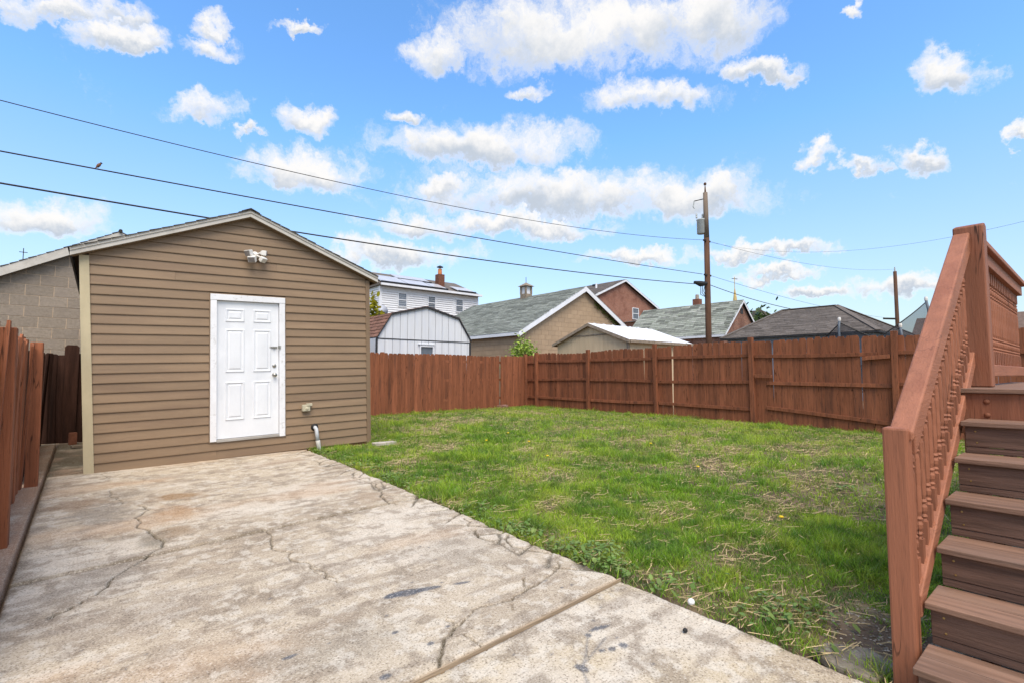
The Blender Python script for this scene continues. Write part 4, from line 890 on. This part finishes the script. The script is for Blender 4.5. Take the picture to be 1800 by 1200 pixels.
laps(XH1-XH0, (XH0, YH, 0), (1, 0, 0), (0, -1, 0), wh); laps(9, (XH0, YH+9, 0), (0, -1, 0), (-1, 0, 0), wh)
for xx in (XH0, XH1): MB().box(xx-.12, xx+.12, YH-.07, YH+.12, GRD, ZE-.1).build('corner_board', WHITET, wh)
for x0_, x1_ in ((21.7, 22.5), (24.85, 25.6), (28.05, 28.85)): window(wh, (x0_, YH-.06, 6.15), (1, 0, 0), (0, -1, 0), x1_-x0_, 1.2)
MB().prism([(XH0-.25, YH-.45, 8.02), (XH0-.25, YH+4.5, 9.95), (XH0-.25, YH+9.4, 8.02), (XH0-.25, YH+9.4, 7.9), (XH0-.25, YH-.45, 7.9)], (XH1-XH0+.5, 0, 0)).build('roof', HSH, wh)
MB().box(XH0-.2, XH1+.25, YH-.62, YH-.46, 7.86, 8.06).build('gutter', WHITET, wh)
ev = Vector((0, 4.95, 1.93)).normalized(); en = Vector((0, -ev.z, ev.y))
for k, (xa, xb, v0, v1) in enumerate(((19.9, 22.6, .25, 3.0), (22.7, 25.3, .25, 2.6), (25.4, 26.9, .25, 2.2), (28.2, 30.3, .25, 2.0), (22.7, 26.4, 2.75, 4.6))):
    o = Vector((0, YH-.45, 8.02)); q = [o+Vector((xa, 0, 0))+ev*v0, o+Vector((xb, 0, 0))+ev*v0, o+Vector((xb, 0, 0))+ev*v1, o+Vector((xa, 0, 0))+ev*v1]
    pn = MB().prism([p+en*.12 for p in q], en*.06).build('solar_panel', SOLAR, wh)
    q2 = [o+Vector((xa-.05, 0, 0))+ev*(v0-.1), o+Vector((xb+.05, 0, 0))+ev*(v0-.1), o+Vector((xb+.05, 0, 0))+ev*(v0-.01), o+Vector((xa-.05, 0, 0))+ev*(v0-.01)]
    MB().prism([p+en*.02 for p in q2], en*.2).build('panel_edge', DARKT, pn)
ch = MB().box(27.05, 27.75, YH+1.6, YH+2.3, 8.4, 10.1).build('chimney', CHBR, wh)
MB().lathe([(10.1, .22), (10.7, .2)], (27.4, YH+1.95, 0), 12).build('flue', TERRA, ch); MB().lathe([(10.85, .34), (10.9, .34), (11.05, .05)], (27.4, YH+1.95, 0), 10).build('cap', DARKT, ch); MB().tube([(27.4, YH+1.95, 10.6), (27.4, YH+1.95, 10.9)], .06, 6).build('cap_stem', DARKT, ch)
sdh = thing('satellite_dish', 'round grey satellite dish beside the white house corner', 'dish', (17.9, 37.5, 4.95), rotz=-.3)
MB().lathe([(.14, .52), (.07, .40), (.02, .22), (0, .02), (-.02, .02), (0, .22), (.05, .40), (.12, .525)], (0, 0, 0), 20, '-y').build('dish', mat('dish_grey', (.40, .43, .50), .5, .05, rnd=0), sdh, True)
MB().tube([(0, .02, 0), (0, .25, -.3), (0, .25, -6.3)], .04, 6).build('mast', METAL, sdh); MB().tube([(0, 0, -.5), (0, -.5, -.1)], .02, 6).build('feed_arm', METAL, sdh)
# tan block garage
tg = thing('tan_garage', 'tan painted block garage with grey green roof and white rake', 'garage')
TX0, TX1, TY = 13.43, 21.3, 15.48; tm = (TX0+TX1)/2; tze, tzr = 1.72, 3.84
MB().prism([(TX0+.006, TY+.006, GRD), (TX1, TY+.006, GRD), (TX1, TY+.006, tze), (tm, TY+.006, tzr), (TX0+.006, TY+.006, tze)], (0, 8.6, 0)).build('wall', TMORT, tg)
courses([(TX0, .3), (TX1, .3), (TX1, tze), (tm, tzr-.02), (TX0, tze)], .406, .2035, .009, ((0, TY+.007, 0), (1, 0, 0), (0, 0, 1), (0, -1, 0)), .010, TBLOCK, 'block', tg, True, .001, u0=.1)
courses([(TY, .3), (TY+8.6, .3), (TY+8.6, tze-.1), (TY, tze-.1)], .406, .2035, .009, ((TX0+.007, 0, 0), (0, 1, 0), (0, 0, 1), (-1, 0, 0)), .010, TBLOCK, 'block', tg, True, .001, u0=.2)
gable_roof(tg, 'y', TY, TY+8.6, TX0, TX1, tze+.06, tzr+.12, GSH, WHITET, over=.18, ph=.17, pw=.5, rake=.22)
cup = MB().box(17.14, 17.58, 19.2, 19.64, 3.7, 4.1).build('cupola', WOODT, tg)
for a in (17.17, 17.55):
    for b in (19.23, 19.61): MB().box(a-.04, a+.04, b-.04, b+.04, 4.1, 4.5).build('cupola_post', WOODT, cup)
MB().box(17.2, 17.52, 19.26, 19.58, 4.1, 4.48).build('louver', WHITET, cup)
cr_ = MB(); cr_.v = [(17.05, 19.1, 4.5), (17.67, 19.1, 4.5), (17.67, 19.74, 4.5), (17.05, 19.74, 4.5), (17.36, 19.42, 4.72)]; cr_.f = [(0, 3, 2, 1), (0, 1, 4), (1, 2, 4), (2, 3, 4), (3, 0, 4)]; cr_.build('cupola_roof', WOODT, cup)
MB().tube([(17.36, 19.42, 4.68), (17.36, 19.42, 5.0)], .015, 5).build('finial', WIRE, cup)
# red brick house behind it
bh = thing('brick_house', 'red brick gabled house behind the tan garage', 'house')
bm0, bm1 = 36.6, 47.7; bmid = 42.15; bze, bzr = 7.2, 9.5
MB().prism([(bm0, 32, GRD), (bm1, 32, GRD), (bm1, 32, bze), (bmid, 32, bzr), (bm0, 32, bze)], (0, 9, 0)).build('wall', BRH, bh)
gable_roof(bh, 'y', 32, 41, bm0, bm1, bze+.1, bzr+.15, HSH, WHITET, over=.3, ph=.25, pw=.8, rake=.22)
window(bh, (43.6, 31.99, 5.7), (1, 0, 0), (0, -1, 0), .95, 1.1)
MB().tube([(40.2, 34, 8.6), (40.2, 34, 9.3)], .1, 8).build('vent_pipe', WHITET, bh); MB().box(41.2, 41.6, 35, 35.4, 9.0, 9.5).build('roof_vent', DARKT, bh)
# tan wooden shed with white metal roof
ts = thing('tan_metal_roof_shed', 'tan grooved wooden shed with white metal roof behind the right fence', 'shed')
SX0, SX1, SY0, SY1 = 13.0, 16.4, 9.72, 12.84; smy = (SY0+SY1)/2; sze, szr = 1.08, 1.64
MB().prism([(SX0+.02, SY0+.02, GRD), (SX0+.02, SY1-.02, GRD), (SX0+.02, SY1-.02, sze), (SX0+.02, smy, szr), (SX0+.02, SY0+.02, sze)], (SX1-SX0-.04, 0, 0)).build('wall', WOODT, ts)
y = SY0
while y < SY1-.01:
    yb = min(y+.203, SY1); tp = lambda q: szr-.02-(szr-sze)*abs(q-smy)/(smy-SY0)
    pts = [(SX0, y+.003, GRD), (SX0, yb-.003, GRD), (SX0, yb-.003, tp(yb))] + ([(SX0, smy, tp(smy))] if y < smy < yb else []) + [(SX0, y+.003, tp(y))]
    MB().prism(pts, (.018, 0, 0)).build('panel', T111, ts); y += .203
x = SX0
while x < SX1-.01: MB().box(x+.003, min(x+.203, SX1)-.003, SY0, SY0+.018, GRD, sze-.03).build('panel', T111, ts); x += .203
MB().box(SX0-.02, SX0-.002, smy-.9, smy+.9, 1.26, 1.30).build('gable_trim', WOODT, ts); MB().box(SX0-.02, SX0+.06, SY0-.02, SY0+.05, GRD, sze).build('corner_trim', WOODT, ts)
for s in (-1, 1):
    ye = smy + s*(smy-SY0+.14); zo = sze - .05
    MB().prism([(SX0-.12, smy, szr+.05), (SX0-.12, ye, zo+.03), (SX0-.12, ye, zo), (SX0-.12, smy, szr+.02)], (SX1-SX0+.3, 0, 0)).build('roof', MROOF, ts)
    MB().prism([(SX0-.14, smy, szr+.045), (SX0-.14, ye, zo+.025), (SX0-.14, ye, zo-.075), (SX0-.14, smy, szr-.055)], (.03, 0, 0)).build('rake_board', WOODT, ts)
    MB().box(SX0-.1, SX1+.18, min(ye, ye+s*.03), max(ye, ye+s*.03), zo-.06, zo+.028).build('eave_board', WOODT, ts)
    for k in range(7):
        xx = SX0+.2+.5*k; MB().beam((xx, smy, szr+.062), (xx, ye, zo+.042), .03, .022).build('roof_rib', MROOF, ts)
# brick garage with mossy roof
bk = thing('brick_garage', 'low brick garage with mossy grey roof behind the utility pole', 'garage')
BX0, BX1, BY0, BY1 = 30, 34.9, 15.24, 22.6; bze2, bzr2 = 2.45, 4.62; bm = (BX0+BX1)/2
MB().prism([(BX0, BY0, GRD), (BX1, BY0, GRD), (BX1, BY0, bze2), (bm, BY0, bzr2), (BX0, BY0, bze2)], (0, BY1-BY0, 0)).build('wall', BRG, bk)
gable_roof(bk, 'y', BY0, BY1, BX0, BX1, bze2+.08, bzr2+.14, GSH2, WHITET, over=.14, ph=.2, pw=.7, rake=.17)
MB().box(bm-.18, bm+.18, BY0-.02, BY0, 3.85, 4.2).build('gable_vent', DARKT, bk)
hc = thing('brick_chimney_house', 'small red chimney on a far roof behind the brick garage', 'house', (40, 22.6, 0))
MB().box(-2.5, 3, -1, 6, GRD, 4.6).build('wall', BRH, hc); MB().prism([(-2.8, -1.2, 4.6), (3.3, -1.2, 4.6), (.25, -1.2, 5.1)], (0, 7.4, 0)).build('roof', HSH, hc)
cc_ = MB().box(-.28, .28, -.28, .28, 4.6, 6.35).build('chimney', CHBR, hc); MB().lathe([(6.35, .16), (6.75, .14)], (0, 0, 0), 8).build('flue', mat('flue_grey', (.35, .3, .25), .8, rnd=0), cc_)
wd = thing('dormer_house', 'far grey house with white dormer peeking behind the brick garage gable', 'house', (52, 23.2, 0))
MB().box(-2, 2, -1.5, 4, GRD, 5.3).build('wall', WHITEV, wd); MB().prism([(-2.3, -1.8, 5.3), (2.3, -1.8, 5.3), (2.3, -1.8, 5.6), (-2.3, -1.8, 6.1)], (0, 6, 0)).build('roof', HSH, wd)
# hip roofed garage
hg = thing('hip_garage', 'garage with dark hipped shingle roof and blue grey wall behind the right fence', 'garage')
HX0, HX1, HY0, HY1 = 24.0, 31.0, 5.81, 12.38; hze, hzr = 1.70, 3.24; RX, RY0, RY1 = 27.5, 8.32, 10.79
MB().box(HX0+.25, HX1-.25, HY0+.25, HY1-.25, GRD, hze).build('wall', BLUEW, hg)
MB().box(HX0, HX1, HY0, HY1, hze-.06, hze-.0).build('soffit', DARKT, hg)
E4 = [(HX0, HY0), (HX1, HY0), (HX1, HY1), (HX0, HY1)]; R2 = [(RX, RY0), (RX, RY1)]
cr2 = MB(); cr2.v = [(a, b, hze) for a, b in E4] + [(a, b, hzr) for a, b in R2]; cr2.f = [(0, 1, 4), (1, 2, 5, 4), (2, 3, 5), (3, 0, 4, 5), (3, 2, 1, 0)]; cr2.build('roof_deck', HSH, hg)
for pts in (((HX0, HY1), (HX0, HY0), (RX, RY0), (RX, RY1)), ((HX0, HY0), (HX1, HY0), (RX, RY0))):
    P3 = [Vector((a, b, hze if (a, b) in E4 else hzr)) for a, b in pts]; eu = (P3[1]-P3[0]).normalized(); n = eu.cross(P3[2]-P3[0]).normalized(); n = n if n.z > 0 else -n; ev = n.cross(eu)
    reg = [((p-P3[0]).dot(eu), (p-P3[0]).dot(ev)) for p in P3]
    courses(reg, .45, .16, .012, (P3[0]+n*.004, eu, ev, n), .004, HSH, 'shingles', hg, False, .004, .014, 'rand', 'stuff')
for a, b in (((HX0, HY0), R2[0]), ((HX0, HY1), R2[1]), ((HX1, HY0), R2[0])): MB().beam((*a, hze+.03), (*b, hzr+.03), .22, .03).build('hip_cap', HSH, hg)
MB().beam((RX, RY0, hzr+.03), (RX, RY1, hzr+.03), .22, .03).build('ridge_cap', HSH, hg)
fg = thing('far_garage', 'far low garage with brown roof beyond the trampoline net', 'garage', (37, 3.6, 0))
MB().box(-3, 3, -3, 3, GRD, 1.4).build('wall', BLUEW, fg); MB().prism([(-3.4, -3.3, 1.4), (-3.4, 3.3, 1.4), (-1, 3.3, 3.1), (-1, -3.3, 3.1)], (4.4, 0, 0)).build('roof', mat('far_brown_roof', (.15, .105, .085), .9, rnd=0), fg)
sp = thing('church_spire', 'thin golden church spire far behind the brick garage', 'spire', (73.2, 35.3, 0))
MB().lathe([(-1.7, 1.2), (8.5, 1.0), (8.7, .55), (12.6, .06)], (0, 0, 0), 8).build('spire', GOLD, sp); MB().tube([(0, 0, 12.6), (0, 0, 14.3)], .05, 5).build('cross_shaft', GOLD, sp); MB().tube([(-.45, .2, 14.0), (.45, -.2, 14.0)], .05, 5).build('crossbar', WIRE, sp)

# ---------------------------------------------------------------- utility poles, cables, bird
up = thing('utility_pole', 'tall brown wooden utility pole with grey transformer behind the fence', 'pole', (24.35, 13.15, 0))
MB().tube([(.08, .08, -1.5), (.05, .05, 2), (0, 0, 7.0)], [.165, .15, .135], 14).build('pole', POLE, up, True)
MB().tube([(0, 0, 7.0), (-.03, 0, 9.4)], [.134, .11], 14).build('pole_top', POLEG, up, True)
tr = MB().lathe([(0, .19), (.02, .215), (.70, .215), (.72, .235), (.77, .235), (.80, .15)], (-.09, .24, 7.25), 16).build('transformer', GREYM, up, True)
for a, b in ((-.25, .38), (.02, .20)): MB().lathe([(0, .04), (.06, .055), (.12, .04), (.18, .05), (.25, .025)], (a-.02, b, 8.08), 8).build('bushing', GREYM, tr)
MB().lathe([(9.4, .05), (9.8, .02), (9.82, .07), (9.9, .07), (9.95, .02)], (-.03, 0, 0), 8).build('top_pin', POLE, up)
MB().tube([(0, 0, 9.1), (-.35, .45, 9.0)], .025, 6).build('bracket', WIRE, up); MB().tube([(-.35, .45, 9.0), (-.38, .5, 8.7), (-.33, .45, 8.6)], .03, 6).build('cutout', GREYM, up)
for z_ in (6.85, 5.05): MB().box(-.30, .30, -.05, .05, z_-.04, z_+.04).build('crossarm', WIRE, up)
MB().tube([(-.15, .0, 4.6), (-.55, .1, 4.55), (-.95, .2, 4.6)], [.10, .15, .07], 8).build('splice_case', BLACK, up)
for k in range(3): MB().tube([(-.2-.2*k, .05, 4.5), (-.25-.15*k, .1, 4.2-.1*k), (-.1, .05, 3.9)], .018, 5).build('cable_loop', WIRE, up)
p2 = thing('utility_pole', 'distant thin utility pole beyond the trampoline', 'pole', (55.1, 11.95, 0))
MB().tube([(0, 0, -1.6), (0, 0, 9.1)], [.18, .14], 10).build('pole', POLE, p2, True); MB().tube([(-.5, .9, 4.9), (.1, .1, 4.85)], .09, 6).build('cross_bracket', WIRE, p2); MB().lathe([(9.1, .08), (9.5, .04)], (0, 0, 0), 6).build('top_pin', GREYM, p2)
def cable(label, pts, r, n=6):
    o = MB().tube(pts, r, n).build('power_cable', WIRE, None, True); tag(o, label, 'cable', 'overhead cables'); return o
WYR = 13.3
def cz(c, x): return c[0]*x*x + c[1]*x + c[2]
C1 = (.00328, -.0063, 5.14); C2 = (.00068, .0205, 4.225); C3 = (.00150, .0045, 3.60)
def span(c, x0, x1, dy=0, n=60): return [(x0+(x1-x0)*k/n, WYR+dy, cz(c, x0+(x1-x0)*k/n)) for k in range(n+1)]
cable('topmost thin cable crossing the sky to the utility pole', span(C1, -22, 24.25), .009)
cable('middle cable with a bird perched on it', span(C2, -22, 24.2, .05), .014)
cable('lowest thick cable passing behind the shed roof peak', span(C3, -22, 23.5, .1), .018)
def hang(a, b, sag, n=24): a, b = Vector(a), Vector(b); return [tuple(a.lerp(b, k/n) - Vector((0, 0, 4*sag*(k/n)*(1-k/n)))) for k in range(n+1)]
cable('upper cable running right from the utility pole', hang((24.6, 13.1, 6.85), (55.05, 11.95, 9.3), .55), .007)
cable('lower cable descending right from the utility pole toward the hip roof', hang((24.5, 13.1, 4.55), (29.0, 10.4, 3.3), .12), .016)
cable('faint cable climbing toward the upper right corner behind the deck newel', hang((24.4, 13.1, 6.8), (21, -1.5, 5.0), 1.15, 40), .004)
cable('faint cable between the utility pole and the distant pole', hang((24.5, 13.1, 5.05), (55, 11.9, 4.8), .35), .008)
bx = .0; bird = thing('bird', 'small reddish brown bird perched on the middle cable', 'bird', (bx, WYR+.05, cz(C2, bx)+.02), rotz=.1); bird.scale = (.52, .52, .52)
body = MB(); prof_ = [(-.16, .006), (-.10, .014), (-.04, .03), (.0, .05), (.05, .062), (.10, .058), (.14, .045), (.165, .036)]
d0 = Vector((.55, 0, .83)).normalized(); body.tube([tuple(Vector((.0, 0, .075)) + d0*t_) for t_, r_ in prof_], [r_ for t_, r_ in prof_], 10); body.build('body', BIRDM, bird, True)
hd = MB(); hc_ = Vector((.0, 0, .075)) + d0*.19; hd.lathe([(-.036, .01), (-.022, .03), (0, .038), (.022, .03), (.036, .01)], tuple(hc_), 10); hd.tube([tuple(hc_+Vector((.03, 0, 0))), tuple(hc_+Vector((.065, 0, -.006)))], [.012, .002], 6); hd.build('head', BIRDH, bird, True)
for s in (-1, 1): MB().tube([(.03, s*.02, .06), (.02, s*.02, 0)], .006, 5).build('leg', BIRDH, bird)

# ---------------------------------------------------------------- trampoline behind the right fence
tp_ = thing('trampoline', 'trampoline with dark safety net and poles behind the right fence', 'trampoline', (17.2, 4.4, 0))
net = bpy.data.materials.new('safety_net'); net.use_nodes = True; t_ = net.node_tree
pb = t_.nodes['Principled BSDF']; pb.inputs['Base Color'].default_value = (.02, .024, .035, 1); trn = N(t_, 'ShaderNodeBsdfTransparent'); mxs = N(t_, 'ShaderNodeMixShader'); mxs.inputs[0].default_value = .62
t_.links.new(trn.outputs[0], mxs.inputs[1]); t_.links.new(pb.outputs[0], mxs.inputs[2]); t_.links.new(mxs.outputs[0], t_.nodes['Material Output'].inputs[0])
RT = 1.7; angs = [172, 240, 300, 0, 90]; tops = [1.36, 1.80, 1.6, .55, .5]
for a, tz in zip(angs+[217], tops+[1.12]):
    q = math.radians(a); c_, s_ = math.cos(q)*RT, math.sin(q)*RT
    MB().tube([(c_, s_, GRD), (c_, s_, .6), (c_*1.03, s_*1.03, tz-.2), (c_*1.0, s_*1.0, tz+.05)], .03, 8).build('pole', NETP, tp_, True)
    MB().lathe([(0, .035), (.05, .04), (.10, .03)], (c_, s_, tz+.05), 8).build('pole_cap', PLASTIC, tp_)
nm = MB(); rows = 6; cnt = 0; edge = []
for i in range(5):
    a0, a1 = angs[i], angs[(i+1) % 5]; a1 = a1 if a1 > a0 else a1+360
    for k in range(10):
        q = math.radians(a0+(a1-a0)*k/10); f_ = k/10; zt = tops[i]*(1-f_)+tops[(i+1) % 5]*f_ - (.66*min(f_/.4, (1-f_)/.6) if i == 0 else 1.5*f_*(1-f_))
        edge.append((math.cos(q)*RT*.985, math.sin(q)*RT*.985, zt))
        for r in range(rows+1): nm.v.append((math.cos(q)*RT*.98, math.sin(q)*RT*.98, -.5 + (zt+.5)*r/rows))
nn = len(edge)
for k in range(nn):
    for r in range(rows): a, b = k*(rows+1)+r, ((k+1) % nn)*(rows+1)+r; nm.f.append((a, b, b+1, a+1))
nm.build('net', net, tp_)
MB().tube(edge+[edge[0]], .014, 5, False).build('net_edge', BLACK, tp_)
ring = [(math.cos(2*math.pi*k/30)*RT*.97, math.sin(2*math.pi*k/30)*RT*.97, -.45) for k in range(31)]; MB().tube(ring, .035, 6, False).build('frame_ring', NETP, tp_)
MB().prism([(math.cos(2*math.pi*k/30)*RT*.9, math.sin(2*math.pi*k/30)*RT*.9, -.46) for k in range(30)], (0, 0, .01)).build('jump_mat', BLACK, tp_)

# ---------------------------------------------------------------- shrubs and trees
def leaves(name, spots, n, size, ca, cb, m, parent, flat=.5):
    x, y, z = [np.array(q, float) for q in zip(*spots)]; n = len(x)
    s = size*rng.uniform(.6, 1.3, n); a = rng.uniform(0, 2*np.pi, n); tl = rng.normal(0, .7, n)
    pts = np.array([(-1, 0), (-.2, .5), (.5, .4), (1, 0), (.5, -.4), (-.2, -.5)]); v = np.empty((n, 6, 3))
    for j, (u, q) in enumerate(pts):
        v[:, j, 0] = x + s*(u*np.cos(a)*np.cos(tl) - q*np.sin(a)); v[:, j, 1] = y + s*(u*np.sin(a)*np.cos(tl) + q*np.cos(a)); v[:, j, 2] = z + s*(u*np.sin(tl) + q*.5)
    c = lerp(np.ones((n, 3))*np.array(ca), cb, rng.random(n))*rng.uniform(.65, 1.3, (n, 1))
    return link(name, np_mesh(name, v.reshape(-1, 3), np.arange(6*n), np.arange(n)*6, np.full(n, 6), m, np.repeat(c, 6, 0)), parent)
def shrub(label, loc, sprigs, spread, h0, h1, size, ca, cb, nl=26, name='leafy_shrub', cat='shrub'):
    t = thing(name, label, cat, loc); spots = []; mb = MB()
    for k in range(sprigs):
        a = random.uniform(0, 2*math.pi); r = random.uniform(0, 1)**.6*spread; hh = random.uniform(h0, h1)*(1.1-.5*r/spread)
        bx_, by_ = math.cos(a)*r, math.sin(a)*r
        P = [(bx_*.25, by_*.25, 0), (bx_*.6, by_*.6, hh*.5), (bx_, by_, hh)]; mb.tube(P, [.014, .009, .003], 5)
        for q in range(nl):
            f_ = random.uniform(.25, 1.02); sc = spread*.16
            spots.append((bx_*(.25+.75*f_)+random.gauss(0, sc), by_*(.25+.75*f_)+random.gauss(0, sc), hh*f_+random.gauss(0, sc*.6)))
    mb.build('stems', BARK, t); leaves('foliage', spots, 0, size, ca, cb, WEED, t); return t
shrub('bright green leafy shrub growing over the fence corner', (12.2, 13.75, -1.3), 60, .75, 2.25, 2.8, .055, (.20, .34, .04), (.40, .50, .08), 75)
shrub('yellow green bush beside the satellite dish', (16.8, 36.6, -1.5), 90, 1.4, 5.0, 7.2, .26, (.26, .26, .02), (.45, .40, .03), 60)
shrub('dark green tree top behind the hip roofed garage', (48.5, 20.6, -1.5), 130, 3.4, 4.6, 7.6, .30, (.05, .085, .025), (.10, .14, .045), 70, 'dark_tree', 'tree')
iv = thing('climbing_ivy', 'green ivy clinging under the right rake of the tan garage', 'vine', (0, 0, 0)); spots = []
for k in range(260):
    f_ = random.random(); xx = 18.1 + 1.9*f_; zz = tzr-.10 - (xx-tm)*(tzr-tze)/(TX1-tm) - abs(random.gauss(0, .10)); spots.append((xx, TY-.06+random.uniform(-.03, .02), zz))
leaves('foliage', spots, 0, .045, (.10, .15, .03), (.17, .20, .05), WEED, iv)
MB().tube([(18.15, TY-.03, 3.25), (19.0, TY-.03, 2.8), (19.6, TY-.03, 2.35), (19.9, TY-.03, 1.2)], .012, 5).build('stem', BARK, iv)
